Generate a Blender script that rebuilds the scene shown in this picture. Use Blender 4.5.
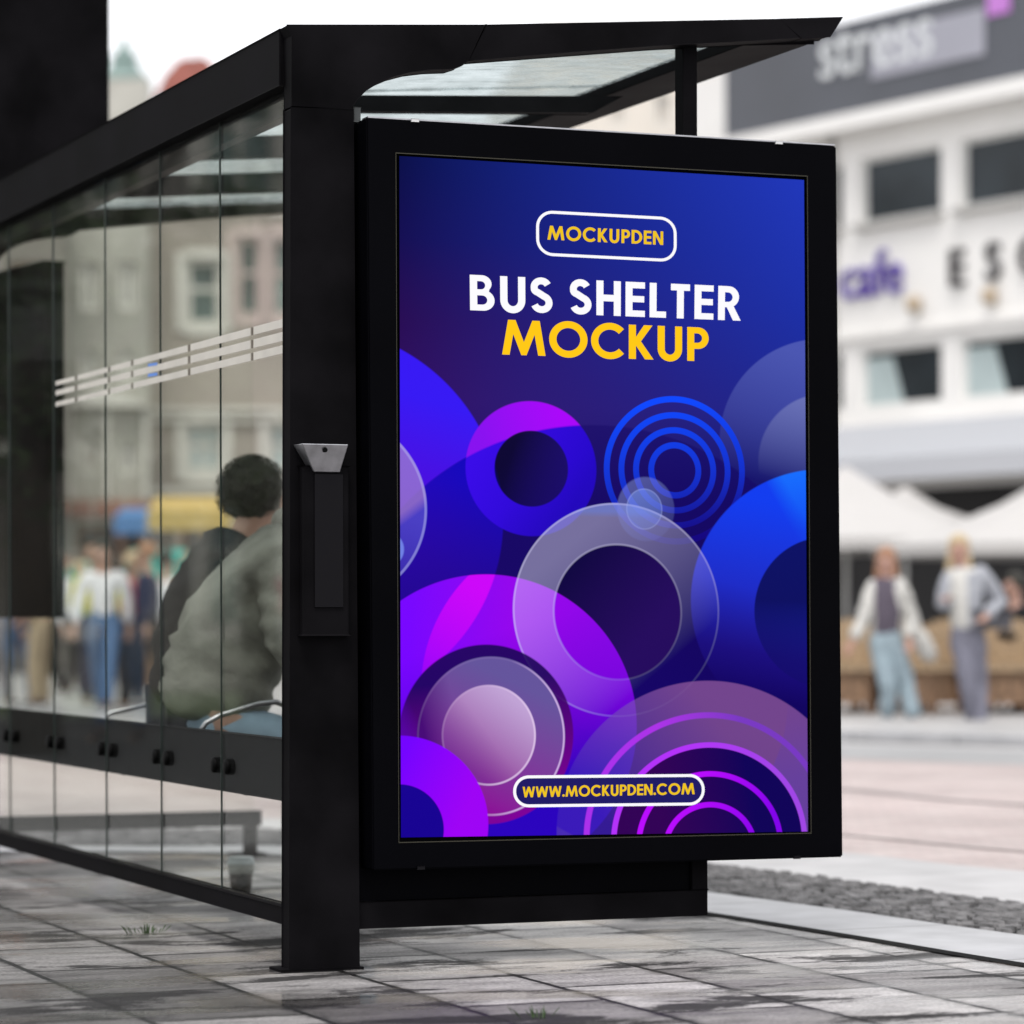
import bpy, bmesh, math, random
from mathutils import Vector, Matrix
from mathutils.geometry import tessellate_polygon
random.seed(7)
R = math.radians
for o in list(bpy.data.objects): bpy.data.objects.remove(o)
SC = bpy.context.scene
COL = SC.collection

# ------------------------------------------------------------------ camera
H = 0.98; F = 3360.0; TH = R(21.58); ROLL = R(0.15); HV = 616.0
EXPO = 0.45
fw = Vector((math.sin(TH), math.cos(TH), 0)); rt = Vector((math.cos(TH), -math.sin(TH), 0)); up = Vector((0, 0, 1))
cr = rt*math.cos(ROLL) - up*math.sin(ROLL); cu = up*math.cos(ROLL) + rt*math.sin(ROLL)
CP = Vector((0, 0, H))
def ray(u, v): return fw + cr*((u-512)/F) + cu*((HV-v)/F)
def onZ(u, v, z=0.0):
    d = ray(u, v); return CP + d*((z-H)/d.z)
def onY(u, v, y):
    d = ray(u, v); return CP + d*(y/d.y)
def onX(u, v, x):
    d = ray(u, v); return CP + d*(x/d.x)
def at(u, v, depth): return CP + ray(u, v)*depth
def onP(u, v, p, n):
    d = ray(u, v); return CP + d*((p-CP).dot(n)/d.dot(n))
cam = bpy.data.cameras.new('camera'); co = bpy.data.objects.new('camera', cam); COL.objects.link(co)
m = Matrix((( cr.x, cu.x, -fw.x, 0), (cr.y, cu.y, -fw.y, 0), (cr.z, cu.z, -fw.z, H), (0, 0, 0, 1)))
co.matrix_world = m
cam.sensor_width = 36; cam.lens = F/1024*36; cam.shift_y = (HV-512)/1024; cam.clip_end = 3000; cam.clip_start = .05
cam.dof.use_dof = True; cam.dof.focus_distance = 9.35; cam.dof.aperture_fstop = 2.25
SC.camera = co

# ------------------------------------------------------------------ materials
def lin(c):
    f = lambda x: x/12.92 if x <= .04045 else ((x+.055)/1.055)**2.4
    return tuple(f(x/255) for x in c) + (1,)
def newmat(name):
    m = bpy.data.materials.new(name); m.use_nodes = True; nt = m.node_tree
    return m, nt, nt.nodes['Principled BSDF'], nt.nodes['Material Output']
def mat(name, col, rough=.6, metal=0, spec=.5, noise=0, nscale=20, bump=0, bscale=60, coord='Object', emit=None, es=1):
    m, nt, b, out = newmat(name)
    c = col if len(col) == 4 else tuple(col)+(1,)
    b.inputs['Base Color'].default_value = c; b.inputs['Roughness'].default_value = rough
    b.inputs['Metallic'].default_value = metal; b.inputs['Specular IOR Level'].default_value = spec
    tc = nt.nodes.new('ShaderNodeTexCoord')
    if noise:
        n = nt.nodes.new('ShaderNodeTexNoise'); n.inputs['Scale'].default_value = nscale; n.inputs['Detail'].default_value = 5
        nt.links.new(tc.outputs[coord], n.inputs['Vector'])
        mr = nt.nodes.new('ShaderNodeMapRange'); mr.inputs['From Min'].default_value = .3; mr.inputs['From Max'].default_value = .7
        mr.inputs['To Min'].default_value = 1-noise; mr.inputs['To Max'].default_value = 1+noise
        nt.links.new(n.outputs['Fac'], mr.inputs['Value'])
        hs = nt.nodes.new('ShaderNodeHueSaturation'); hs.inputs['Color'].default_value = c
        nt.links.new(mr.outputs['Result'], hs.inputs['Value']); nt.links.new(hs.outputs['Color'], b.inputs['Base Color'])
        mr2 = nt.nodes.new('ShaderNodeMapRange'); mr2.inputs['To Min'].default_value = max(0, rough-.12); mr2.inputs['To Max'].default_value = min(1, rough+.12)
        nt.links.new(n.outputs['Fac'], mr2.inputs['Value']); nt.links.new(mr2.outputs['Result'], b.inputs['Roughness'])
    if bump:
        n = nt.nodes.new('ShaderNodeTexNoise'); n.inputs['Scale'].default_value = bscale; n.inputs['Detail'].default_value = 4
        nt.links.new(tc.outputs[coord], n.inputs['Vector'])
        bp = nt.nodes.new('ShaderNodeBump'); bp.inputs['Strength'].default_value = bump; bp.inputs['Distance'].default_value = .01
        nt.links.new(n.outputs['Fac'], bp.inputs['Height']); nt.links.new(bp.outputs['Normal'], b.inputs['Normal'])
    if emit:
        b.inputs['Emission Color'].default_value = tuple(emit)+(1,); b.inputs['Emission Strength'].default_value = es
    return m

M = {}
M['black'] = mat('black_powder_coat', (.0052, .0048, .0056), .6, spec=.02, noise=.5, nscale=4, bump=.05, bscale=300)
M['blackg'] = mat('black_gloss_frame', (.0014, .0014, .0022), .45, spec=.02, noise=.2, nscale=3)
M['darkin'] = mat('dark_seal_and_backing', (.001, .001, .001), .8, spec=.02)
M['rubber'] = mat('black_rubber', (.002, .002, .002), .5, spec=.05)
M['steel'] = mat('brushed_steel', (.42, .42, .44), .35, metal=.9, noise=.15, nscale=30)
M['rail'] = mat('dark_grey_rail', (.010, .010, .011), .6, spec=.04, noise=.2, nscale=8)
M['trim'] = mat('thin_bronze_trim', (.035, .032, .02), .6, metal=.3)
M['clip'] = mat('pale_clip', (.6, .6, .6), .4)
M['plate'] = mat('dark_grey_plate', (.008, .0075, .009), .5, spec=.05)
M['tape'] = mat('cream_film', (.58, .55, .49), .6, noise=.08, nscale=8)
M['tick'] = mat('brown_film_print', (.10, .08, .06), .6)
M['bluep'] = mat('blue_film_print', (.10, .25, .7), .6)
M['edge'] = mat('glass_edge', (.02, .03, .028), .3)

def glass_mat(name, tint=(.93, .97, .95), refl=1.0, dirt=.04):
    m, nt, b, out = newmat(name); nt.nodes.remove(b)
    tr = nt.nodes.new('ShaderNodeBsdfTransparent'); tr.inputs['Color'].default_value = tint+(1,)
    gl = nt.nodes.new('ShaderNodeBsdfGlossy'); gl.inputs['Roughness'].default_value = .02
    fr = nt.nodes.new('ShaderNodeFresnel'); fr.inputs['IOR'].default_value = 1.45
    mu = nt.nodes.new('ShaderNodeMath'); mu.operation = 'MULTIPLY'; mu.inputs[1].default_value = refl
    nt.links.new(fr.outputs[0], mu.inputs[0])
    mx = nt.nodes.new('ShaderNodeMixShader'); nt.links.new(mu.outputs[0], mx.inputs[0])
    nt.links.new(tr.outputs[0], mx.inputs[1]); nt.links.new(gl.outputs[0], mx.inputs[2])
    df = nt.nodes.new('ShaderNodeBsdfDiffuse'); df.inputs['Color'].default_value = (.5, .5, .47, 1)
    tc = nt.nodes.new('ShaderNodeTexCoord'); n = nt.nodes.new('ShaderNodeTexNoise'); n.inputs['Scale'].default_value = 2.5; n.inputs['Detail'].default_value = 8
    mp = nt.nodes.new('ShaderNodeMapping'); mp.inputs['Scale'].default_value = (1, 1, .35)
    nt.links.new(tc.outputs['Object'], mp.inputs[0]); nt.links.new(mp.outputs[0], n.inputs['Vector'])
    mr = nt.nodes.new('ShaderNodeMapRange'); mr.inputs['From Min'].default_value = .4; mr.inputs['From Max'].default_value = .75
    mr.inputs['To Min'].default_value = dirt*.35; mr.inputs['To Max'].default_value = dirt*2.2
    nt.links.new(n.outputs['Fac'], mr.inputs['Value'])
    m2 = nt.nodes.new('ShaderNodeMixShader'); nt.links.new(mr.outputs['Result'], m2.inputs[0])
    nt.links.new(mx.outputs[0], m2.inputs[1]); nt.links.new(df.outputs[0], m2.inputs[2])
    nt.links.new(m2.outputs[0], out.inputs['Surface'])
    return m
M['glass'] = glass_mat('clear_wall_glass', (.965, .975, .96), .19, .001)
M['winglass'] = mat('window_glass', (.024, .032, .038), .2, spec=.2, noise=.6, nscale=.5)
M['winpale'] = mat('window_blind', (.42, .5, .5), .5, noise=.1, nscale=1)

def roofglass():
    m, nt, b, out = newmat('wet_milky_roof_glass'); nt.nodes.remove(b)
    tr = nt.nodes.new('ShaderNodeBsdfTransparent'); tr.inputs['Color'].default_value = (.80, .835, .835, 1)
    tl = nt.nodes.new('ShaderNodeBsdfTranslucent'); tl.inputs['Color'].default_value = (.38, .41, .41, 1)
    tc = nt.nodes.new('ShaderNodeTexCoord'); n = nt.nodes.new('ShaderNodeTexNoise'); n.inputs['Scale'].default_value = 16; n.inputs['Detail'].default_value = 10; n.inputs['Roughness'].default_value = .78
    mp = nt.nodes.new('ShaderNodeMapping'); mp.inputs['Scale'].default_value = (.5, 1.6, 1)
    nt.links.new(tc.outputs['Object'], mp.inputs[0]); nt.links.new(mp.outputs[0], n.inputs['Vector'])
    mr = nt.nodes.new('ShaderNodeMapRange'); mr.inputs['From Min'].default_value = .44; mr.inputs['From Max'].default_value = .62
    mr.inputs['To Min'].default_value = .12; mr.inputs['To Max'].default_value = .85
    nt.links.new(n.outputs['Fac'], mr.inputs['Value'])
    mx = nt.nodes.new('ShaderNodeMixShader'); nt.links.new(mr.outputs['Result'], mx.inputs[0]); nt.links.new(tr.outputs[0], mx.inputs[1]); nt.links.new(tl.outputs[0], mx.inputs[2])
    nt.links.new(mx.outputs[0], out.inputs['Surface']); return m
M['roofglass'] = roofglass()

# ------------------------------------------------------------------ mesh helpers
def link(name, me, m=None, parent=None, loc=None):
    o = bpy.data.objects.new(name, me); COL.objects.link(o)
    if m is not None and me is not None:
        for x in (m if isinstance(m, (list, tuple)) else [m]): me.materials.append(x)
    if parent is not None:
        o.parent = parent
        o.matrix_parent_inverse = parent.matrix_basis.inverted()
    return o
def thing(name, label, cat, loc, group=None):
    o = bpy.data.objects.new(name, None); COL.objects.link(o); o.location = loc; o.empty_display_size = .2
    o['label'] = label; o['category'] = cat
    if group: o['group'] = group
    return o
def tag(o, label=None, cat=None, group=None, kind=None):
    for k, v in (('label', label), ('category', cat), ('group', group), ('kind', kind)):
        if v: o[k] = v
    return o
def fin(bm, name, m, parent=None, smooth=False):
    bmesh.ops.recalc_face_normals(bm, faces=bm.faces)
    me = bpy.data.meshes.new(name); bm.to_mesh(me); bm.free()
    if smooth:
        for p in me.polygons: p.use_smooth = True
    return link(name, me, m, parent)
def prism(bm, pts, vec, mi=0):
    """closed prism from polygon pts (3-D) extruded along vec"""
    a = [bm.verts.new(p) for p in pts]; b = [bm.verts.new(Vector(p)+vec) for p in pts]
    n = len(a); fs = []
    tris = tessellate_polygon([[Vector(p) for p in pts]])
    if n == 4:
        fs += [bm.faces.new(a), bm.faces.new(b[::-1])]
    else:
        for t in tris:
            fs.append(bm.faces.new([a[i] for i in t])); fs.append(bm.faces.new([b[i] for i in reversed(t)]))
    for i in range(n):
        j = (i+1) % n; fs.append(bm.faces.new((a[i], a[j], b[j], b[i])))
    for f in fs: f.material_index = mi
    return fs
def box(bm, o, ax, ay, az, mi=0):
    o = Vector(o); return prism(bm, [o, o+ax, o+ax+ay, o+ay], az, mi)
def abox(bm, x0, x1, y0, y1, z0, z1, mi=0):
    return box(bm, (x0, y0, z0), Vector((x1-x0, 0, 0)), Vector((0, y1-y0, 0)), Vector((0, 0, z1-z0)), mi)
def bevel(bm, w=.004, seg=2):
    bmesh.ops.remove_doubles(bm, verts=bm.verts, dist=1e-5)
    es = [e for e in bm.edges if len(e.link_faces) == 2 and e.calc_face_angle(0) > .5]
    bmesh.ops.bevel(bm, geom=es, offset=w, segments=seg, affect='EDGES', profile=.5, clamp_overlap=True)
def tube(bm, pts, r, seg=8, cap=True):
    pts = [Vector(p) for p in pts]; rings = []
    for i, p in enumerate(pts):
        d = (pts[min(i+1, len(pts)-1)]-pts[max(i-1, 0)]).normalized()
        a = d.orthogonal().normalized() if i == 0 else (a - d*a.dot(d)).normalized()
        b = d.cross(a); rr = r[i] if isinstance(r, (list, tuple)) else r
        rings.append([bm.verts.new(p+(a*math.cos(t)+b*math.sin(t))*rr) for t in [2*math.pi*k/seg for k in range(seg)]])
    for q, w in zip(rings, rings[1:]):
        for k in range(seg): bm.faces.new((q[k], q[(k+1) % seg], w[(k+1) % seg], w[k]))
    if cap: bm.faces.new(rings[0][::-1]); bm.faces.new(rings[-1])
def lathe(bm, c, prof, seg=24, axis=None):
    c = Vector(c); rings = []
    for r, z in prof:
        rings.append([bm.verts.new(c+Vector((r*math.cos(t), r*math.sin(t), z))) for t in [2*math.pi*k/seg for k in range(seg)]])
    for q, w in zip(rings, rings[1:]):
        for k in range(seg): bm.faces.new((q[k], q[(k+1) % seg], w[(k+1) % seg], w[k]))
    bm.faces.new(rings[0][::-1]); bm.faces.new(rings[-1])
def ball(bm, c, rx, ry, rz, sub=2, jit=0, M3=None):
    g = bmesh.ops.create_icosphere(bm, subdivisions=sub, radius=1)
    for v in g['verts']:
        p = v.co*(1+random.uniform(-jit, jit)); p = Vector((p.x*rx, p.y*ry, p.z*rz))
        if M3: p = M3 @ p
        v.co = Vector(c)+p
def bevbox(name, m, parent, *a, w=.004):
    bm = bmesh.new(); abox(bm, *a); bevel(bm, w); return fin(bm, name, m, parent)

# ------------------------------------------------------------------ key dimensions from the shelter's foot
P0 = onZ(290.5, 972); X0, Y0 = P0.x, P0.y
def kY(k): return Y0 + (k-1)*fw.dot(P0-CP)/fw.y           # Y of a point on the back wall at depth ratio k
Y1 = kY(1.44)
PW = .66
print('X0,Y0,Y1', X0, Y0, Y1)

# ------------------------------------------------------------------ the shelter
SH = thing('bus_shelter', 'black framed bus shelter with glass back wall and tilted glass roof on wet paving', 'bus shelter', (X0, Y0, 0))
# near corner post
ZT = onY(292, 106, Y0).z
bm = bmesh.new(); a = onY(292, 107.5, Y0); b = onY(352.5, 110.5, Y0); c = onY(358.5, 967, Y0); d = onY(290.5, 972, Y0); c.z = d.z = 0
prism(bm, [d, c, b, a], Vector((0, .07, 0))); bevel(bm, .004); fin(bm, 'corner_post', M['black'], SH)
XPR = c.x
# beam of the roof at the near and at the far end: corner bracket, beam, end cap
gus = [(287, 25), (485, 24.6), (468.5, 60.5), (462, 66), (452, 69.2), (430, 70), (410, 72.5), (393, 77), (378, 83.5), (366, 91), (358, 99), (353, 106), (352.5, 109.6), (292, 106.5), (291.5, 36)]
bea = [(486.5, 24.6), (779.5, 19.4), (801, 38.2), (735, 42), (658, 46), (564, 53), (470, 60)]
cap = [(781, 19.3), (842, 17.5), (830, 36.5), (803, 38.3)]
YP_ = Y0
def endframe(dy):
    for nm, pl in (('corner_bracket', gus), ('roof_beam', bea), ('beam_end_cap', cap)):
        bm = bmesh.new(); prism(bm, [onY(u, v, Y0)+Vector((0, dy, 0)) for u, v in pl], Vector((0, .07, 0))); bevel(bm, .0022, 1)
        fin(bm, nm, M['black'], SH)
endframe(0); endframe(Y1-Y0)
a = onY(353.5, 122, Y0+.02); b = onY(361, 107, Y0+.02); bevbox('glass_clamp', mat('dull_grey_clamp', (.05, .055, .055), .5), SH, a.x, b.x, Y0+.02, Y0+.045, a.z, b.z, w=.003)
# thin dark backing joining bracket, beam and cap (closes the seams)
A = onY(300, 32, Y0); B = onY(825, 26, Y0)
for dy in (0, Y1-Y0):
    bm = bmesh.new(); prism(bm, [Vector((A.x, Y0+.02+dy, A.z-.02)), Vector((B.x, Y0+.02+dy, B.z-.012)), Vector((B.x, Y0+.02+dy, B.z+.006)), Vector((A.x, Y0+.02+dy, A.z+.006))], Vector((0, .04, 0)))
    fin(bm, 'beam_core', M['darkin'], SH)
xq = onY(375, 500, YP_).x
bm = bmesh.new(); abox(bm, XPR-.03, xq, Y0+.071, Y0+.085, .12, onY(352, 125, Y0).z); fin(bm, 'gap_backing', M['darkin'], SH)  # dark sheet added to keep the gap beside the display black
# long fascia along the back wall
zt = onY(287, 25, Y0).z; zb = onX(281, 86, X0).z; zc = onX(281, 109, X0).z
bm = bmesh.new(); abox(bm, onY(287, 25, Y0).x, X0+.075, Y0+.0705, Y1-.002, zb, zt-.001); bevel(bm, .004); fin(bm, 'rear_fascia', M['black'], SH)
bm = bmesh.new(); abox(bm, X0+.05, X0+.085, Y0+.072, Y1-.002, zc, zb-.002); bevel(bm, .003); fin(bm, 'glazing_rail', M['plate'], SH)
# far corner post
bevbox('corner_post', M['black'], SH, X0, XPR-.01, Y1, Y1+.07, 0, ZT)
# roof slope
pa = onY(300, 25, Y0); pb = onY(830, 18, Y0); sl = (pb.z-pa.z)/(pb.x-pa.x)
def zr(x): return pa.z + (x-pa.x)*sl
XF0 = onY(757, 42, Y0).x; XF1 = onY(824, 40, Y0).x
def slab(bm, x0, x1, y0, y1, d0, d1):
    prism(bm, [Vector((x0, y0, zr(x0)-d1)), Vector((x1, y0, zr(x1)-d1)), Vector((x1, y0, zr(x1)-d0)), Vector((x0, y0, zr(x0)-d0))], Vector((0, y1-y0, 0)))
ns = 4
for i in range(ns):
    y0 = Y0+.075 + (Y1-Y0-.08)*i/ns; y1 = Y0+.075 + (Y1-Y0-.08)*(i+1)/ns - .008
    bm = bmesh.new(); slab(bm, X0+.08, XF0-.003, y0, y1, .022, .030); fin(bm, 'roof_pane', M['roofglass'], SH)
bm = bmesh.new(); slab(bm, XF0, XF1, Y0+.072, Y1-.002, .02, .062); bevel(bm, .004)
fin(bm, 'front_gutter', M['black'], SH)
# purlins
yb = Y0+1.06
q = [onY(u, v, yb) for u, v in ((357, 117.5), (592, 112), (620, 97), (357, 104))]
q[0].x = q[3].x = X0+.08
bm = bmesh.new(); prism(bm, q, Vector((0, .05, 0))); bevel(bm, .003); fin(bm, 'roof_purlin', M['rail'], SH)
for t in (2.15, 3.25):
    bm = bmesh.new(); slab(bm, X0+.088, XF0-.004, Y0+t, Y0+t+.07, .034, .10); bevel(bm, .003); fin(bm, 'roof_purlin', M['rail'], SH)
# front support pole behind the display, plinth
pl = onY(683, 60, Y0+.05); pr = onY(697.5, 60, Y0+.05)
zpb = onY(690, 885, Y0+.05).z
bevbox('front_pole', M['black'], SH, pl.x, pr.x, Y0+.05, Y0+.11, zpb, zr(pl.x)-.064)
def plinth(dy):
    zb0 = onY(359, 929, Y0+.03).z; z1 = zb0+.075; z2 = z1+.21; xr = onY(708, 914, Y0+.03).x
    y = Y0+.03+dy
    bm = bmesh.new(); abox(bm, XPR+.003, xr, y, y+.05, zb0, z1); abox(bm, xr-.05, xr, y, y+.05, z1+.001, z2); bevel(bm, .003); fin(bm, 'plinth_rail', M['black'], SH)
    if dy == 0:
        bevbox('plinth_panel', M['blackg'], SH, XPR+.003, xr-.051, y+.014, y+.04, z1+.001, z2, w=.002)
    return zb0, z1, xr
zpl0, zpl1, XRP = plinth(0)
# far end plinth with leg, and end glass
y = Y1+.01
fz1 = onY(130, 814, y).z; fz0 = onY(130, 829, y).z; fx = onY(262, 820, y).x
bevbox('plinth_rail', M['rail'], SH, XPR, fx, y, y+.05, fz0, fz1)
fa, fb = onY(246.5, 840, y).x, onY(258, 840, y).x
bevbox('leg', M['rail'], SH, fa, fb, y+.005, y+.055, 0, fz0-.002)
bevbox('foot_plate', M['rail'], SH, fa-.05, fb+.03, y-.03, y+.1, .0, .008, w=.001)
bm = bmesh.new(); abox(bm, XPR+.02, fx-.03, y+.02, y+.028, fz1, onY(284, 214, y).z); fin(bm, 'end_glass', M['glass'], SH)
# back wall: bottom rail, mid rail, panes
rz1 = onX(289, 909, X0).z; rz0 = onX(289, 926.5, X0).z
bm = bmesh.new(); abox(bm, X0+.005, X0+.055, Y0+.072, Y1-.001, rz0, rz1); bevel(bm, .003); fin(bm, 'bottom_rail', M['black'], SH)
mz1 = onX(285, 739, X0+.06).z; mz0 = onX(281, 800, X0+.06).z
bm = bmesh.new(); abox(bm, X0+.05, X0+.09, Y0+.072, Y1-.001, mz0, mz1); bevel(bm, .003); fin(bm, 'middle_rail', M['rail'], SH)
XG = X0+.03
js = sorted(onX(u, 450, XG).y for u in (219.5, 159.5, 104.5, 52.5)); PW = (js[-1]-js[0])/3; js.append(js[-1]+PW)
while js[-1]+PW < Y1-.1: js.append(js[-1]+PW)
js.append(Y1-.005); yy = Y0+.074
for n, y2 in enumerate(js):
    bm = bmesh.new(); abox(bm, XG, XG+.008, yy+.0012, y2-.0012, rz1+.001, zb-.004); p = fin(bm, 'glass_pane', M['glass'], SH)
    if n < len(js)-1:
        bm = bmesh.new(); abox(bm, XG+.001, XG+.007, y2-.001, y2+.001, rz1+.001, zb-.004); fin(bm, 'glass_seal', M['edge'], SH)
        for yk in (y2-.066, y2+.066):
            zk = (mz0+mz1)/2-.01
            bm = bmesh.new(); tube(bm, [(XG-.009, yk, zk), (XG-.006, yk, zk), (XG-.0005, yk, zk), (XG+.0, yk, zk), (X0+.049, yk, zk)], [.015, .022, .024, .024, .024], 16); fin(bm, 'glass_fixing', M['rubber'], SH, True)
    yy = y2
# weeds / printed film strips on the glass
def onG(u, v, off=.0015): return onX(u, v, XG-off)
rows = [((54, 381.8, 386), (284, 318.5, 327)), ((54, 391.2, 396), (284, 331.5, 340.5)), ((54, 402.5, 407), (284, 344.8, 353))]
cuts = [54, 76, 109, 132, 189, 252, 284.0]
for (ua, va0, va1), (ub, vb0, vb1) in rows:
    for c0, c1 in zip(cuts, cuts[1:]):
        c0 += 1.6; c1 -= 1.6
        L = lambda u, p, q: p+(q-p)*(u-ua)/(ub-ua)
        bm = bmesh.new(); prism(bm, [onG(c0, L(c0, va1, vb1)), onG(c1, L(c1, va1, vb1)), onG(c1, L(c1, va0, vb0)), onG(c0, L(c0, va0, vb0))], Vector((.001, 0, 0)))
        fin(bm, 'film_strip', M['tape'], SH)
for cc in cuts[1:-1]:
    for (ua, va0, va1), (ub, vb0, vb1) in rows:
        v0 = va0+(vb0-va0)*(cc-ua)/(ub-ua); v1 = va1+(vb1-va1)*(cc-ua)/(ub-ua)
        bm = bmesh.new(); prism(bm, [onG(cc-.7, v1), onG(cc+.7, v1), onG(cc+.7, v0), onG(cc-.7, v0)], Vector((.001, 0, 0))); fin(bm, 'route_mark', M['tick'], SH)
for v in (364, 374):
    bm = bmesh.new(); prism(bm, [onG(148, v+3), onG(157, v+1.5), onG(157, v-1.5), onG(148, v)], Vector((.001, 0, 0))); fin(bm, 'route_mark', M['bluep'], SH)

bevbox('base_plate', M['black'], SH, X0-.03, XPR+.012, Y0-.012, Y0+.1, .0, .007, w=.001)
# ------------------------------------------------------------------ cigarette bin on the post
YB = Y0-.035
AB = thing('ashtray', 'slim black cigarette bin with grey metal hood fixed to the corner post', 'ashtray', onY(325, 636, YB))
a, b = onY(303, 636, YB), onY(349, 466, YB)
bevbox('housing', M['black'], AB, a.x, b.x, YB, Y0-.001, a.z, b.z, w=.005)
a, b = onY(315, 607, YB-.004), onY(343, 474, YB-.004)
bevbox('front_plate', M['plate'], AB, a.x, b.x, YB-.005, YB-.0005, a.z, b.z, w=.001)
t0, t1, b0, b1 = onY(302, 443.5, YB-.045), onY(348.5, 444.5, YB-.045), onY(314, 472, YB-.006), onY(340, 472.5, YB-.006)
bm = bmesh.new(); V3 = lambda p, y: Vector((p.x, y, p.z))
f = [bm.verts.new(p) for p in (t0, t1, b1, b0)]; g = [bm.verts.new(V3(p, Y0-.002)) for p in (t0, t1, b1, b0)]
bm.faces.new(f); bm.faces.new(g[::-1])
for i in range(4): bm.faces.new((f[i], g[i], g[(i+1) % 4], f[(i+1) % 4]))
bevel(bm, .002, 1); fin(bm, 'hood', M['steel'], AB)
c = onY(325, 450, YB-.04)
bm = bmesh.new(); tube(bm, [c+Vector((0, -.004, 0)), c+Vector((0, .02, 0))], .0065, 12); fin(bm, 'lock', M['rubber'], AB)

# ------------------------------------------------------------------ advertising display
YP = Y0-.06
FR = [(366.5, 117.5), (836.5, 146), (843, 857), (373, 870.5)]
OP = [(395.5, 152.5), (807.5, 175.8), (811.3, 833.5), (398.5, 843)]
PO = [(399.3, 156), (804, 180), (808, 831.5), (401, 837.5)]
fr = [onY(u, v, YP) for u, v in FR]; op = [onY(u, v, YP) for u, v in OP]
YQ = YP+.006
AD = thing('advertising_display', 'tall black framed display with a glowing blue and purple poster on the shelter end', 'advertising display', onY(600, 865, YP))
def frame_ring(bm, outer, inner, vec):
    n = len(outer)
    for i in range(n):
        j = (i+1) % n; prism(bm, [outer[i], outer[j], inner[j], inner[i]], vec)
bm = bmesh.new()
O = [bm.verts.new(p) for p in fr]; I = [bm.verts.new(p) for p in op]; dv = Vector((0, .02, 0)); db = Vector((0, .15, 0))
Ib = [bm.verts.new(p+dv) for p in op]; Ob = [bm.verts.new(p+db) for p in fr]
for i in range(4):
    j = (i+1) % 4
    bm.faces.new((O[i], O[j], I[j], I[i])); bm.faces.new((I[i], I[j], Ib[j], Ib[i])); bm.faces.new((O[i], Ob[i], Ob[j], O[j]))
bm.faces.new(Ib); bm.faces.new(Ob)
bmesh.ops.recalc_face_normals(bm, faces=bm.faces)
es = [e for e in bm.edges if all(v in O or v in Ob for v in e.verts)]
bmesh.ops.bevel(bm, geom=es, offset=.004, segments=2, affect='EDGES')
fin(bm, 'housing', M['blackg'], AD)
bm = bmesh.new(); k = [p*1.0 for p in op]
cen = sum(op, Vector())/4
inn = [p+(cen-p).normalized()*.003 for p in op]
frame_ring(bm, [p+Vector((0, -.0012, 0)) for p in op], [p+Vector((0, -.0012, 0)) for p in inn], Vector((0, .003, 0))); fin(bm, 'opening_trim', M['trim'], AD)
for u, v, w_ in ((415, 120.5, 4), (779, 142.7, 4.5), (421, 868, 4), (797, 857.5, 4)):
    p = onY(u, v, YP-.003)
    s = .011
    bm = bmesh.new(); abox(bm, p.x-s, p.x+s, YP-.006, YP-.0005, p.z-.004, p.z+.005); bevel(bm, .001, 1); fin(bm, 'clip', M['clip'] if v < 500 else M['plate'], AD)
# top edge profile that catches the light
bm = bmesh.new(); e0 = onY(368, 117.6, YP+.01); e1 = onY(835, 145.6, YP+.01); prism(bm, [e0, e1, e1+Vector((0, .05, 0)), e0+Vector((0, .05, 0))], Vector((0, 0, .004))); fin(bm, 'top_profile', M['steel'], AD)

# poster plane coordinates -------------------------------------------------
po = [onY(u, v, YQ) for u, v in PO]
XL = (po[0].x+po[3].x)/2; XR = (po[1].x+po[2].x)/2; ZTp = (po[0].z+po[1].z)/2; ZB = (po[2].z+po[3].z)/2
PWd, PHt = XR-XL, ZTp-ZB
def hom(src, dst):
    import itertools
    Amat = []; bb = []
    for (x, y), (u, v) in zip(src, dst):
        Amat.append([x, y, 1, 0, 0, 0, -u*x, -u*y]); bb.append(u)
        Amat.append([0, 0, 0, x, y, 1, -v*x, -v*y]); bb.append(v)
    n = 8
    for i in range(n):
        p = max(range(i, n), key=lambda r: abs(Amat[r][i])); Amat[i], Amat[p] = Amat[p], Amat[i]; bb[i], bb[p] = bb[p], bb[i]
        for r in range(n):
            if r != i:
                k = Amat[r][i]/Amat[i][i]
                if k: Amat[r] = [a-k*c for a, c in zip(Amat[r], Amat[i])]; bb[r] -= k*bb[i]
    h = [bb[i]/Amat[i][i] for i in range(n)]
    return lambda x, y: ((h[0]*x+h[1]*y+h[2])/(h[6]*x+h[7]*y+1), (h[3]*x+h[4]*y+h[5])/(h[6]*x+h[7]*y+1))
UVs = [(0, 1), (1, 1), (1, 0), (0, 0)]
p2uv = hom(PO, UVs)                       # photo pixel -> poster u,v
uv2xz = hom(UVs, [(p.x, p.z) for p in po])
def onposter(uv, off=.0015):
    x, z = uv2xz(*uv); return Vector((x, YQ-off, z))

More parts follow.
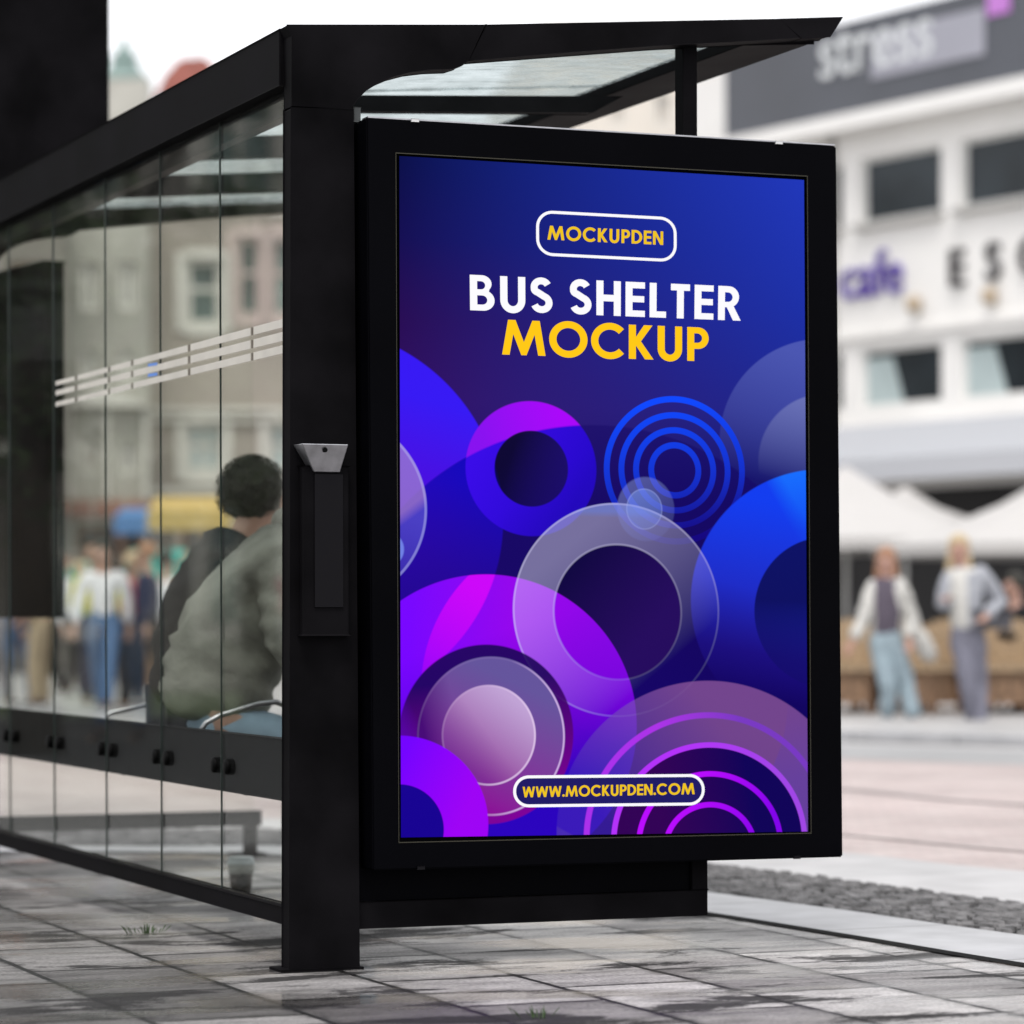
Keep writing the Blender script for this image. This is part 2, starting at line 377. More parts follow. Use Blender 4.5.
# poster artwork: node material --------------------------------------------
pm = bpy.data.materials.new('backlit_poster_print'); pm.use_nodes = True; nt = pm.node_tree
for nd in list(nt.nodes): nt.nodes.remove(nd)
N = nt.nodes.new; Lk = nt.links.new
uvn = N('ShaderNodeUVMap'); uvn.uv_map = 'poster'; UV = uvn.outputs[0]
def setin(s, v):
    if isinstance(v, bpy.types.NodeSocket): Lk(v, s)
    else: s.default_value = v
def mth(op, a, b=None, clamp=False):
    n = N('ShaderNodeMath'); n.operation = op; n.use_clamp = clamp; setin(n.inputs[0], a)
    if b is not None: setin(n.inputs[1], b)
    return n.outputs[0]
def dist(cx, cy, rx, ry):
    c = p2uv(cx, cy); ru = abs(p2uv(cx+rx/2, cy)[0]-p2uv(cx-rx/2, cy)[0]); rv = abs(p2uv(cx, cy+ry/2)[1]-p2uv(cx, cy-ry/2)[1])
    s = N('ShaderNodeVectorMath'); s.operation = 'MULTIPLY_ADD'; Lk(UV, s.inputs[0])
    s.inputs[1].default_value = (1/ru, 1/rv, 0); s.inputs[2].default_value = (-c[0]/ru, -c[1]/rv, 0)
    l = N('ShaderNodeVectorMath'); l.operation = 'LENGTH'; Lk(s.outputs[0], l.inputs[0]); return l.outputs['Value']
def mr(v, a, b, t0=0., t1=1.):
    n = N('ShaderNodeMapRange'); n.clamp = True; setin(n.inputs['Value'], v)
    for k, x in (('From Min', a), ('From Max', b), ('To Min', t0), ('To Max', t1)): n.inputs[k].default_value = x
    return n.outputs['Result']
def inside(d, r=1., soft=.008): return mr(d, r+soft, r-soft)
def ringm(d, r, w, soft=.01):
    return mr(mth('ABSOLUTE', mth('SUBTRACT', d, r)), w/2+soft, w/2-soft*.3)
def grad(p, q):                           # 0 at pixel p, 1 at pixel q
    a, b = p2uv(*p), p2uv(*q); dx, dy = b[0]-a[0], b[1]-a[1]
    # work in a metric where the poster is taller than wide
    k = (PHt/PWd)**2; L2 = dx*dx+dy*dy*k
    n = N('ShaderNodeVectorMath'); n.operation = 'DOT_PRODUCT'; Lk(UV, n.inputs[0]); n.inputs[1].default_value = (dx/L2, dy*k/L2, 0)
    return mth('SUBTRACT', n.outputs['Value'], (a[0]*dx+a[1]*dy*k)/L2, True)
def mix(a, b, f):
    n = N('ShaderNodeMix'); n.data_type = 'RGBA'
    for s, v in ((n.inputs[6], a), (n.inputs[7], b)):
        if isinstance(v, tuple): s.default_value = lin(v)
        else: Lk(v, s)
    setin(n.inputs[0], f); return n.outputs[2]
def mul(*a):
    r = a[0]
    for x in a[1:]: r = mth('MULTIPLY', r, x)
    return r
def inv(a): return mth('SUBTRACT', 1.0, a)
# ground colours
def ramp(v, stops):
    n = N('ShaderNodeValToRGB'); el = n.color_ramp.elements
    while len(el) < len(stops): el.new(.5)
    for e, (p, c) in zip(el, stops): e.position = p; e.color = lin(c)
    Lk(v, n.inputs[0]); return n.outputs[0]
sep = N('ShaderNodeSeparateXYZ'); Lk(UV, sep.inputs[0]); tv = mth('SUBTRACT', 1.0, sep.outputs[1])
cl = ramp(tv, [(0, (3, 9, 72)), (.12, (16, 8, 82)), (.24, (38, 6, 84)), (.36, (48, 10, 98)), (.5, (30, 0, 100)), (.7, (35, 0, 120)), (1, (52, 0, 175))])
crr = ramp(tv, [(0, (30, 54, 186)), (.2, (26, 46, 166)), (.36, (26, 36, 142)), (.5, (10, 6, 92)), (.68, (8, 0, 62)), (1, (10, 4, 90))])
C = mix(cl, crr, mr(sep.outputs[0], 0., 1.))
mid = mul(mr(tv, .2, .38), mr(mth('ABSOLUTE', mth('SUBTRACT', sep.outputs[0], .38)), .3, 0.), mr(tv, .62, .42))
C = mix(C, (42, 26, 120), mul(mid, .38))
# big dark disc (only its top edge shows) and top right glass discs
dD = dist(600, 690, 262, 266); mD = inside(dD, 1, .004)
# top right discs
dT = dist(828, 445, 107, 107); C = mix(C, (100, 112, 196), mul(inside(dT), mr(grad((790, 350), (760, 480)), 0, 1, .5, 0.)))
dT2 = dist(828, 463, 69, 70); C = mix(C, (150, 158, 208), mul(inside(dT2, 1, .015), mr(grad((800, 395), (785, 480)), 0, 1, .36, 0.)))
C = mix(C, (16, 0, 100), mul(mD, mr(grad((600, 424), (600, 520)), 0, 1, .55, .75)))
# dark bottom region right of the ring
# large blue disc at left
dB = dist(317, 515, 190, 190); mB = inside(dB, 1, .005)
cb = mix((54, 22, 245), (78, 0, 215), grad((430, 400), (405, 510))); cb = mix(cb, (30, 0, 170), mul(mD, .85)); cb = mix(cb, (12, 0, 190), mul(mD, mr(grad((430, 560), (490, 470)), 0, 1)))
C = mix(C, cb, mul(mB, mr(grad((470, 480), (480, 590)), 0, 1, 1, .5)))
# small glass disc at far left
dS = dist(334, 507, 94, 95); cs = mix((155, 118, 205), (84, 74, 205), mr(grad((405, 500), (425, 530)), .2, .5))
C = mix(C, cs, mul(inside(dS), mr(grad((420, 520), (405, 580)), 0, 1, .7, .3)))
C = mix(C, (190, 190, 250), mul(ringm(dS, .985, .02), .35))
C = mix(C, (120, 140, 240), mul(inside(dist(386, 548, 18, 18), 1, .05), .8))
# donut
dO = dist(531.5, 468, 65.5, 67.5); mO = mul(inside(dO, 1, .012), inv(inside(dO, .56, .012)))
ctop = mix((170, 0, 250), (136, 12, 240), grad((560, 415), (480, 440)))
cbot = mix((56, 4, 232), (34, 0, 200), grad((470, 470), (560, 530)))
C = mix(C, mix(ctop, cbot, mD), mul(mO, mr(grad((530, 490), (560, 540)), 0, 1, 1, .75)))
C = mix(C, mix((4, 0, 40), (24, 6, 104), grad((510, 460), (565, 480))), mul(inside(dO, .56, .012), mr(grad((505, 460), (560, 500)), 0, 1, .9, .5)))
# concentric blue rings
cring = mix((10, 72, 255), (18, 0, 150), grad((670, 400), (690, 535)))
for rx, ry in ((67.5, 71), (53, 55), (38.5, 40), (23.5, 25)):
    d = dist(675, 469.7, rx, ry); C = mix(C, cring, mul(ringm(d, 1, 5.4/rx, .6/rx), mr(grad((675, 490), (690, 545)), 0, 1, 1, .45)))
# blue ring at right
dR = dist(828, 602, 135, 134); dRi = dist(828, 611.5, 73, 75.5)
cR = mix((14, 60, 240), (34, 20, 160), grad((760, 500), (740, 650))); cR = mix(cR, (20, 110, 255), mul(mr(grad((770, 490), (785, 480)), 0, 1), mr(grad((800, 470), (805, 530)), 0, 1, 1, .2)))
C = mix(C, cR, mul(inside(dR, 1, .006), mr(grad((760, 590), (740, 690)), 0, 1, 1, .0)))
C = mix(C, (6, 8, 88), mul(inside(dRi, 1, .01), mr(grad((790, 600), (790, 690)), 0, 1, .95, .2)))
# large purple disc, lower left
dP = dist(488, 725, 151, 151.5); mP = inside(dP, 1, .005); dE = dist(585, 690, 161, 162); mE = inside(dE, 1, .005)
cP = mix((120, 0, 255), (150, 0, 236), mr(grad((410, 620), (520, 620)), 0, 1)); cP = mix(cP, (42, 0, 190), grad((520, 625), (560, 780)))
cP = mix(cP, (205, 0, 250), mul(mB, mE, mr(grad((480, 590), (430, 680)), 0, 1, 1, .3)))
cP = mix(cP, (128, 0, 226), mul(mE, inv(mB), .0))
cP = mix(cP, (130, 0, 228), mul(mr(dist(640, 640, 90, 90), 1.2, .2), .7))
C = mix(C, cP, mP)
# grey glass ring
dG = dist(617.3, 609.5, 103, 107); dGi = dist(618, 611.5, 64, 68); mG = mul(inside(dG, 1, .006), inv(inside(dGi, 1, .01)))
C = mix(C, mix((8, 0, 46), (40, 8, 92), mr(grad((570, 570), (640, 640)), 0, 1)), mul(inside(dGi, 1, .01), inv(mP), .75))
cG = mix((186, 178, 220), (220, 160, 255), mP)
C = mix(C, cG, mul(mG, mr(grad((575, 540), (665, 665)), 0, 1, .36, .0)))
C = mix(C, (90, 130, 235), mul(mG, mr(grad((610, 517), (610, 511)), 0, 1), .35))
C = mix(C, (215, 210, 250), mul(ringm(dG, .992, .012, .008), mr(grad((600, 560), (690, 690)), 0, 1, .34, .03)))
C = mix(C, (215, 210, 250), mul(ringm(dGi, .995, .018, .014), mr(grad((600, 560), (640, 670)), 0, 1, .34, .06)))
# small glass discs at the crossing
dQ = dist(646, 508.5, 28.5, 32); C = mix(C, (130, 140, 220), mul(inside(dQ, 1, .03), mr(grad((630, 485), (665, 535)), 0, 1, .34, .1)))
dQ2 = dist(644.5, 508.5, 18, 20.5); C = mix(C, (120, 150, 245), mul(inside(dQ2, 1, .04), mr(grad((640, 490), (650, 530)), 0, 1, .4, .15)))
C = mix(C, (200, 205, 250), mul(ringm(dQ2, .97, .04, .04), .15))
# layered discs inside the purple one
d1 = dist(487, 734, 87, 90); c1 = mix((28, 0, 92), (128, 0, 150), grad((480, 680), (490, 810)))
C = mix(C, c1, mul(inside(d1, 1, .01), mr(grad((425, 730), (400, 745)), 0, 1, .97, .6)))
d2 = dist(491.5, 736, 74, 80); c2 = mix((104, 88, 160), (140, 10, 150), grad((510, 680), (460, 800))); c2 = mix(c2, (70, 8, 118), mr(grad((460, 725), (425, 735)), 0, 1))
C = mix(C, c2, mul(inside(d2, 1, .01), .92)); C = mix(C, (220, 190, 240), mul(ringm(d2, .985, .016, .012), mr(grad((500, 700), (545, 715)), 0, 1, .06, .75)))
d3 = dist(489, 735, 47, 50.5); c3 = mix((196, 166, 216), (138, 16, 146), grad((515, 700), (470, 770))); c3 = mix(c3, (110, 60, 150), mr(grad((475, 715), (445, 740)), 0, 1, 0, .6))
C = mix(C, c3, mul(inside(d3, 1, .016), .95)); C = mix(C, (230, 205, 240), mul(ringm(d3, .98, .025, .02), mr(grad((480, 700), (525, 720)), 0, 1, .12, .7)))
# ring in the bottom left corner
d4 = dist(399, 825, 90, 90); c4 = mix((116, 0, 255), (158, 0, 246), mr(grad((400, 760), (470, 800)), 0, 1)); C = mix(C, c4, inside(d4, 1, .008))
C = mix(C, (22, 0, 146), inside(dist(399, 830, 45, 46), 1, .014))
# rings in the bottom right corner
d5 = dist(709, 831, 150, 151); c5 = mix((146, 90, 164), (72, 40, 180), grad((700, 700), (590, 800))); C = mix(C, c5, mul(inside(d5, 1, .005), mr(grad((700, 690), (640, 830)), 0, 1, .58, .45)))
C = mix(C, (90, 60, 170), mul(inside(d5, 1, .005), inv(inside(dist(640, 700, 150, 150), 1, .006)), mr(grad((770, 700), (790, 780)), 0, 1, 0., .5)))
cr1 = mix((178, 50, 240), (122, 56, 200), mr(grad((660, 740), (740, 720)), 0, 1))
C = mix(C, cr1, mul(ringm(dist(709, 837, 121, 122.5), 1, .042, .008), .9))
d7 = dist(710, 841, 97, 98); C = mix(C, mix((50, 0, 86), (14, 0, 88), mr(grad((660, 810), (750, 790)), 0, 1)), inside(d7, 1, .008))
C = mix(C, mix((180, 50, 250), (160, 70, 230), grad((680, 740), (780, 780))), ringm(d7, .985, .05, .008))
cr2 = mix((186, 10, 255), (130, 0, 235), grad((700, 770), (770, 820)))
C = mix(C, cr2, ringm(dist(710, 845, 71, 71.5), 1, .07, .01)); C = mix(C, cr2, ringm(dist(710, 850, 45, 45.5), 1, .11, .016))
em = N('ShaderNodeEmission'); Lk(C, em.inputs[0]); em.inputs[1].default_value = 1.0/2**EXPO
gs = N('ShaderNodeBsdfGlossy'); gs.inputs['Roughness'].default_value = .08; gs.inputs['Color'].default_value = (1, 1, 1, 1)
mxs = N('ShaderNodeMixShader'); mxs.inputs[0].default_value = .002; Lk(em.outputs[0], mxs.inputs[1]); Lk(gs.outputs[0], mxs.inputs[2])
outn = N('ShaderNodeOutputMaterial'); Lk(mxs.outputs[0], outn.inputs['Surface'])
me = bpy.data.meshes.new('poster'); me.from_pydata([p[:] for p in po], [], [(3, 2, 1, 0)]); me.update()
uvl = me.uv_layers.new(name='poster')
for lp in me.loops: uvl.data[lp.index].uv = UVs[lp.vertex_index]
poster = link('poster', me, pm, AD)
poster['label'] = 'backlit print of overlapping blue and purple circles and rings'

# lettering ------------------------------------------------------------------
def arc(cx, cy, rx, ry, a0, a1, n=14):
    return [(cx+rx*math.cos(R(a0+(a1-a0)*i/n)), cy+ry*math.sin(R(a0+(a1-a0)*i/n))) for i in range(n+1)]
def stroke(path, w):
    L, Rr = [], []
    for i, p in enumerate(path):
        a = path[max(i-1, 0)]; b = path[min(i+1, len(path)-1)]; dx, dy = b[0]-a[0], b[1]-a[1]; l = math.hypot(dx, dy) or 1
        nx, ny = -dy/l*w/2, dx/l*w/2; L.append((p[0]+nx, p[1]+ny)); Rr.append((p[0]-nx, p[1]-ny))
    return L+Rr[::-1]
T = .2
def glyph(c, t=T):
    if c == 'H': return .7, [[(0, 0), (t, 0), (t, .41), (.7-t, .41), (.7-t, 0), (.7, 0), (.7, 1), (.7-t, 1), (.7-t, .6), (t, .6), (t, 1), (0, 1)]]
    if c == 'E': return .56, [[(0, 0), (.56, 0), (.56, .18), (t, .18), (t, .42), (.54, .42), (.54, .6), (t, .6), (t, .82), (.56, .82), (.56, 1), (0, 1)]]
    if c == 'L': return .48, [[(0, 0), (.48, 0), (.48, .18), (t, .18), (t, 1), (0, 1)]]
    if c == 'T': return .56, [[(.28-t/2, 0), (.28+t/2, 0), (.28+t/2, .81), (.56, .81), (.56, 1), (0, 1), (0, .81), (.28-t/2, .81)]]
    if c == 'N': return .76, [[(0, 0), (t*.95, 0), (t*.95, .66), (.76-t*1.05, 0), (.76, 0), (.76, 1), (.76-t*.95, 1), (.76-t*.95, .34), (t*1.05, 1), (0, 1)]]
    if c == 'M':
        W = 1.18; return W, [[(0, 0), (t, 0), (.3, .6), (W/2-.07, 0), (W/2+.07, 0), (W-.3, .6), (W-t, 0), (W, 0), (W-.16, 1), (W-.36, 1), (W/2, .37), (.36, 1), (.16, 1)]]
    if c == 'W':
        W = 1.2; return W, [[(.3-.1, 0), (.3+.1, 0), (W/2, .6), (W-.4, 0), (W-.2, 0), (W, 1), (W-t, 1), (W-.29, .42), (W/2+.08, 1), (W/2-.08, 1), (.29, .42), (t, 1), (0, 1)]]
    if c == 'K': return .7, [[(0, 0), (t, 0), (t, .4), (.46, 0), (.7, 0), (.34, .52), (.67, 1), (.43, 1), (t, .64), (t, 1), (0, 1)]]
    if c == 'O': return 1.06, [arc(.53, .5, .53, .53, 0, 360, 40)[:-1], arc(.53, .5, .53-t, .53-t, 360, 0, 36)[:-1]]
    if c == 'C': return .96, [stroke(arc(.53, .5, .53-t/2, .53-t/2, 42, 318, 36), t)]
    if c == 'U': return .7, [stroke([(t/2, 1), (t/2, .7), (t/2, .4)]+arc(.35, .33, .35-t/2, .35-t/2+.02, 180, 360, 18)+[(.7-t/2, .4), (.7-t/2, .7), (.7-t/2, 1)], t)]
    if c == 'S':
        p = arc(.31, .73, .2, .185, 25, 180, 14)[0:]+arc(.31, .68, .2, .11, 195, 240, 4)+[(.30, .53), (.38, .48)]+arc(.32, .29, .21, .195, 55, -160, 18)
        p = [(x, y) for x, y in p]; return .63, [stroke(p, t*.97)]
    if c == 'D': return .78, [[(0, 0), (.28, 0)]+arc(.28, .5, .5, .5, -90, 90, 22)+[(0, 1)], [(t, .18), (t, .82)]+arc(.28, .5, .3, .32, 90, -90, 18)]
    if c == 'P': return .62, [[(0, 0), (t, 0), (t, .36), (.31, .36)]+arc(.31, .68, .31, .32, -90, 90, 16)+[(0, 1)], [(t, .54), (t, .82)]+arc(.29, .68, .14, .14, 90, -90, 12)]
    if c == 'R': return .68, [[(0, 0), (t, 0), (t, .38), (.26, .38), (.45, 0), (.68, 0), (.46, .42)]+arc(.31, .69, .31, .31, -52, 90, 14)+[(0, 1)], [(t, .54), (t, .82)]+arc(.29, .68, .14, .14, 90, -90, 12)]
    if c == 'B': return .68, [[(0, 0), (.34, 0)]+arc(.37, .29, .31, .29, -85, 60, 12)+arc(.33, .76, .27, .24, -40, 88, 10)+[(0, 1)],
                              [(t, .17), (t, .43)]+arc(.34, .3, .14, .13, 90, -90, 10), [(t, .6), (t, .83)]+arc(.31, .715, .115, .115, 90, -90, 10)]
    if c == '.': return .2, [arc(.1, .11, .115, .115, 0, 360, 16)[:-1]]
    return .3, []
def poly_fill(bm, loops, f):
    flat = [p for l in loops for p in l]; vs = [bm.verts.new(f(p)) for p in flat]
    for t in tessellate_polygon([[Vector((x, y, 0)) for x, y in l] for l in loops]):
        try: bm.faces.new([vs[i] for i in t])
        except ValueError: pass
def textline(word, gaps, tl, tr, br, bl, m, name):
    """word fitted between photo-plane corner points of its cap box"""
    xs = []; x = 0
    for i, c in enumerate(word):
        if c == ' ': x += .34; continue
        if c == 'P': x += .05
        if c == 'U': x += .02
        w, lo = glyph(c); xs.append((x, lo)); x += w+gaps
    W = x-gaps; h = hom([(0, 1), (W, 1), (W, 0), (0, 0)], [p2uv(*p) for p in (tl, tr, br, bl)])
    bm = bmesh.new()
    for ox, lo in xs:
        if lo: poly_fill(bm, lo, lambda p, ox=ox: onposter(h(p[0]+ox, p[1])))
    for f in bm.faces:
        f.normal_update()
        if f.normal.y > 0: f.normal_flip()
    ext = bmesh.ops.extrude_face_region(bm, geom=bm.faces[:])
    for v in ext['geom']:
        if isinstance(v, bmesh.types.BMVert): v.co.y += .0008
    me = bpy.data.meshes.new(name); bm.to_mesh(me); bm.free(); return link(name, me, m, poster)
def emat(name, c):
    m, nt, b, o = newmat(name); b.inputs['Base Color'].default_value = (0, 0, 0, 1); b.inputs['Specular IOR Level'].default_value = .1
    b.inputs['Emission Color'].default_value = lin(c); b.inputs['Emission Strength'].default_value = 1/2**EXPO; return m
M['pw'] = emat('backlit_white_ink', (252, 251, 255)); M['py'] = emat('backlit_yellow_ink', (255, 200, 0)); M['py2'] = emat('backlit_gold_ink', (240, 196, 20)); M['navy'] = emat('backlit_navy_ink', (22, 14, 98))
tag(textline('BUS SHELTER', .14, (469.6, 274.7), (741, 286.8), (740.5, 320.8), (470, 310.2), M['pw'], 'lettering'), 'white words BUS SHELTER')
tag(textline('MOCKUP', .10, (502, 319.5), (708.5, 327.8), (708.5, 361.5), (502, 354.5), M['py'], 'lettering'), 'yellow word MOCKUP')
tag(textline('MOCKUPDEN', .12, (547.6, 225.6), (663, 231.5), (663, 245), (547.3, 239.6), M['py2'], 'lettering'), 'small gold word MOCKUPDEN')
tag(textline('WWW.MOCKUPDEN.COM', .09, (522.5, 786.8), (694.5, 783), (694.5, 794.2), (522.5, 797.4), M['py2'], 'lettering'), 'gold web address on the pill')
def rrect(x0, y0, x1, y1, rx, ry, n=10):
    return arc(x1-rx, y1-ry, rx, ry, 0, 90, n)+arc(x0+rx, y1-ry, rx, ry, 90, 180, n)+arc(x0+rx, y0+ry, rx, ry, 180, 270, n)+arc(x1-rx, y0+ry, rx, ry, 270, 360, n)
def pill(tl, tr, br, bl, rad, th, m, fill=None):
    q = [p2uv(*p) for p in (tl, tr, br, bl)]; u0 = (q[0][0]+q[3][0])/2; u1 = (q[1][0]+q[2][0])/2; v1 = (q[0][1]+q[1][1])/2; v0 = (q[2][1]+q[3][1])/2
    ku, kv = 1/404., 1/664.
    if fill:
        bm = bmesh.new(); poly_fill(bm, [rrect(u0, v0, u1, v1, rad*ku, rad*kv)], lambda p: onposter(p, .0006)); 
        for f in bm.faces:
            f.normal_update()
            if f.normal.y > 0: f.normal_flip()
        me = bpy.data.meshes.new('badge_fill'); bm.to_mesh(me); bm.free(); link('badge_fill', me, fill, poster)
    a = rrect(u0, v0, u1, v1, rad*ku, rad*kv); b = rrect(u0+th*ku, v0+th*kv, u1-th*ku, v1-th*kv, (rad-th)*ku, (rad-th)*kv)
    bm = bmesh.new(); A_ = [bm.verts.new(onposter(p, .001)) for p in a]; B_ = [bm.verts.new(onposter(p, .001)) for p in b]
    for i in range(len(A_)):
        j = (i+1) % len(A_)
        try: bm.faces.new((A_[i], A_[j], B_[j], B_[i]))
        except ValueError: pass
    fin(bm, 'badge_outline', m, poster)
pill((536, 210.2), (676.5, 217.3), (676.5, 262), (536, 255.6), 16.5, 2.9, M['pw'])
pill((513, 776), (704.5, 773.4), (704.5, 804.8), (513, 808), 15.3, 2.9, M['pw'], M['navy'])

# ------------------------------------------------------------------ ground
def slabmat():
    m, nt, b, out = newmat('wet_stone_slabs'); N = nt.nodes.new; L = nt.links.new
    tc = N('ShaderNodeTexCoord'); mp = N('ShaderNodeMapping'); L(tc.outputs['Object'], mp.inputs[0])
    mp.inputs['Rotation'].default_value = (0, 0, R(90)); mp.inputs['Location'].default_value = (.13, .22, 0)
    nd = N('ShaderNodeTexNoise'); nd.inputs['Scale'].default_value = 3; L(tc.outputs['Object'], nd.inputs['Vector'])
    wv = N('ShaderNodeVectorMath'); wv.operation = 'MULTIPLY_ADD'; L(nd.outputs['Color'], wv.inputs[0]); wv.inputs[1].default_value = (.012, .012, 0); L(mp.outputs[0], wv.inputs[2])
    br = N('ShaderNodeTexBrick'); L(wv.outputs[0], br.inputs['Vector']); br.offset = .5
    br.inputs['Scale'].default_value = 1; br.inputs['Brick Width'].default_value = .62; br.inputs['Row Height'].default_value = .40; br.inputs['Mortar Size'].default_value = .011; br.inputs['Mortar Smooth'].default_value = .2
    br.inputs['Color1'].default_value = (.085, .08, .078, 1); br.inputs['Color2'].default_value = (.30, .288, .28, 1); br.inputs['Mortar'].default_value = (.010, .010, .009, 1)
    # speckle, stains and painted falloff
    n1 = N('ShaderNodeTexNoise'); n1.inputs['Scale'].default_value = 90; n1.inputs['Detail'].default_value = 4; L(tc.outputs['Object'], n1.inputs['Vector'])
    mr1 = N('ShaderNodeMapRange'); L(n1.outputs['Fac'], mr1.inputs['Value']); mr1.inputs['From Min'].default_value = .3; mr1.inputs['From Max'].default_value = .7; mr1.inputs['To Min'].default_value = .6; mr1.inputs['To Max'].default_value = 1.3
    ms = N('ShaderNodeMapping'); L(tc.outputs['Object'], ms.inputs[0]); ms.inputs['Scale'].default_value = (.62, 1.7, 1); ms.inputs['Rotation'].default_value = (0, 0, R(8))
    n2 = N('ShaderNodeTexNoise'); n2.inputs['Scale'].default_value = 1.9; n2.inputs['Detail'].default_value = 9; n2.inputs['Roughness'].default_value = .68; n2.inputs['Distortion'].default_value = .3; L(ms.outputs[0], n2.inputs['Vector'])
    nb = N('ShaderNodeMath'); nb.operation = 'MULTIPLY_ADD'; L(n1.outputs['Fac'], nb.inputs[0]); nb.inputs[1].default_value = .12; L(n2.outputs['Fac'], nb.inputs[2])
    nb2 = N('ShaderNodeMath'); nb2.operation = 'SUBTRACT'; L(nb.outputs[0], nb2.inputs[0]); nb2.inputs[1].default_value = .06
    mr2 = N('ShaderNodeMapRange'); L(nb2.outputs[0], mr2.inputs['Value']); mr2.inputs['From Min'].default_value = .53; mr2.inputs['From Max'].default_value = .575; mr2.inputs['To Min'].default_value = 0; mr2.inputs['To Max'].default_value = 1
    n3 = N('ShaderNodeTexNoise'); n3.inputs['Scale'].default_value = .45; n3.inputs['Detail'].default_value = 3; L(tc.outputs['Object'], n3.inputs['Vector'])
    mr3 = N('ShaderNodeMapRange'); L(n3.outputs['Fac'], mr3.inputs['Value']); mr3.inputs['From Min'].default_value = .35; mr3.inputs['From Max'].default_value = .65; mr3.inputs['To Min'].default_value = .6; mr3.inputs['To Max'].default_value = 1.3
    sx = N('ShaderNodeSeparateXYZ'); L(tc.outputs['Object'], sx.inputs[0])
    falloff_x = N('ShaderNodeMapRange'); L(sx.outputs[0], falloff_x.inputs['Value']); falloff_x.inputs['From Min'].default_value = 2.2; falloff_x.inputs['From Max'].default_value = 4.6; falloff_x.inputs['To Min'].default_value = .85; falloff_x.inputs['To Max'].default_value = 1.75  # light falloff painted into slab colour: darker left, brighter right
    m0 = N('ShaderNodeMath'); m0.operation = 'MULTIPLY'; L(mr3.outputs[0], m0.inputs[0]); L(falloff_x.outputs[0], m0.inputs[1])
    n6 = N('ShaderNodeTexNoise'); n6.inputs['Scale'].default_value = 7; n6.inputs['Detail'].default_value = 8; n6.inputs['Roughness'].default_value = .7; L(ms.outputs[0], n6.inputs['Vector'])
    mr6 = N('ShaderNodeMapRange'); L(n6.outputs['Fac'], mr6.inputs['Value']); mr6.inputs['From Min'].default_value = .35; mr6.inputs['From Max'].default_value = .65; mr6.inputs['To Min'].default_value = .62; mr6.inputs['To Max'].default_value = 1.3
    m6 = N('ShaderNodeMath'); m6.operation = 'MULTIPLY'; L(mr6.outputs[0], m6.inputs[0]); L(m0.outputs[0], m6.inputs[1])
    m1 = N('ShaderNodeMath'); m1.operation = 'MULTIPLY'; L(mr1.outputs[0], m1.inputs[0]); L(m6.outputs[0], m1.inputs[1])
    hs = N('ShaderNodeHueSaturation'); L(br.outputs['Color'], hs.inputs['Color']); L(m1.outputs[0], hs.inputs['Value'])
    mx = N('ShaderNodeMix'); mx.data_type = 'RGBA'; L(hs.outputs[0], mx.inputs[6]); mx.inputs[7].default_value = (.012, .011, .011, 1)
    m2 = N('ShaderNodeMath'); m2.operation = 'MULTIPLY'; L(mr2.outputs[0], m2.inputs[0]); m2.inputs[1].default_value = .93; L(m2.outputs[0], mx.inputs[0])
    L(mx.outputs[2], b.inputs['Base Color'])
    n4 = N('ShaderNodeTexNoise'); n4.inputs['Scale'].default_value = 1.7; n4.inputs['Detail'].default_value = 6; L(ms.outputs[0], n4.inputs['Vector'])
    mr4 = N('ShaderNodeMapRange'); L(n4.outputs['Fac'], mr4.inputs['Value']); mr4.inputs['From Min'].default_value = .4; mr4.inputs['From Max'].default_value = .62; mr4.inputs['To Min'].default_value = .16; mr4.inputs['To Max'].default_value = .62
    rs = N('ShaderNodeMath'); rs.operation = 'MULTIPLY_ADD'; L(m2.outputs[0], rs.inputs[0]); rs.inputs[1].default_value = .35; L(mr4.outputs[0], rs.inputs[2]); rs.use_clamp = True
    L(rs.outputs[0], b.inputs['Roughness']); b.inputs['Specular IOR Level'].default_value = .22
    cw_ = N('ShaderNodeMapRange'); L(n4.outputs['Fac'], cw_.inputs['Value']); cw_.inputs['From Min'].default_value = .5; cw_.inputs['From Max'].default_value = .42; cw_.inputs['To Max'].default_value = .55; L(cw_.outputs[0], b.inputs['Coat Weight']); b.inputs['Coat Roughness'].default_value = .12
    # grime creeping out of the joints
    gj = N('ShaderNodeTexBrick'); L(wv.outputs[0], gj.inputs['Vector']); gj.offset = .5
    for k_, v_ in (('Scale', 1), ('Brick Width', .62), ('Row Height', .40), ('Mortar Size', .05), ('Mortar Smooth', 1.)): gj.inputs[k_].default_value = v_
    ng = N('ShaderNodeTexNoise'); ng.inputs['Scale'].default_value = 14; ng.inputs['Detail'].default_value = 6; L(tc.outputs['Object'], ng.inputs['Vector'])
    mg_ = N('ShaderNodeMapRange'); L(ng.outputs['Fac'], mg_.inputs['Value']); mg_.inputs['From Min'].default_value = .42; mg_.inputs['From Max'].default_value = .6; mg_.inputs['To Max'].default_value = .75
    mm = N('ShaderNodeMath'); mm.operation = 'MULTIPLY'; L(gj.outputs['Fac'], mm.inputs[0]); L(mg_.outputs[0], mm.inputs[1])
    mxg = N('ShaderNodeMix'); mxg.data_type = 'RGBA'; L(mx.outputs[2], mxg.inputs[6]); mxg.inputs[7].default_value = (.012, .011, .010, 1); L(mm.outputs[0], mxg.inputs[0]); L(mxg.outputs[2], b.inputs['Base Color'])
    bp = N('ShaderNodeBump'); bp.inputs['Strength'].default_value = .6; bp.inputs['Distance'].default_value = .008
    ad = N('ShaderNodeMath'); ad.operation = 'MULTIPLY_ADD'; L(br.outputs['Fac'], ad.inputs[0]); ad.inputs[1].default_value = -1.0; L(n1.outputs['Fac'], ad.inputs[2])
    L(ad.outputs[0], bp.inputs['Height']); L(bp.outputs['Normal'], b.inputs['Normal'])
    return m
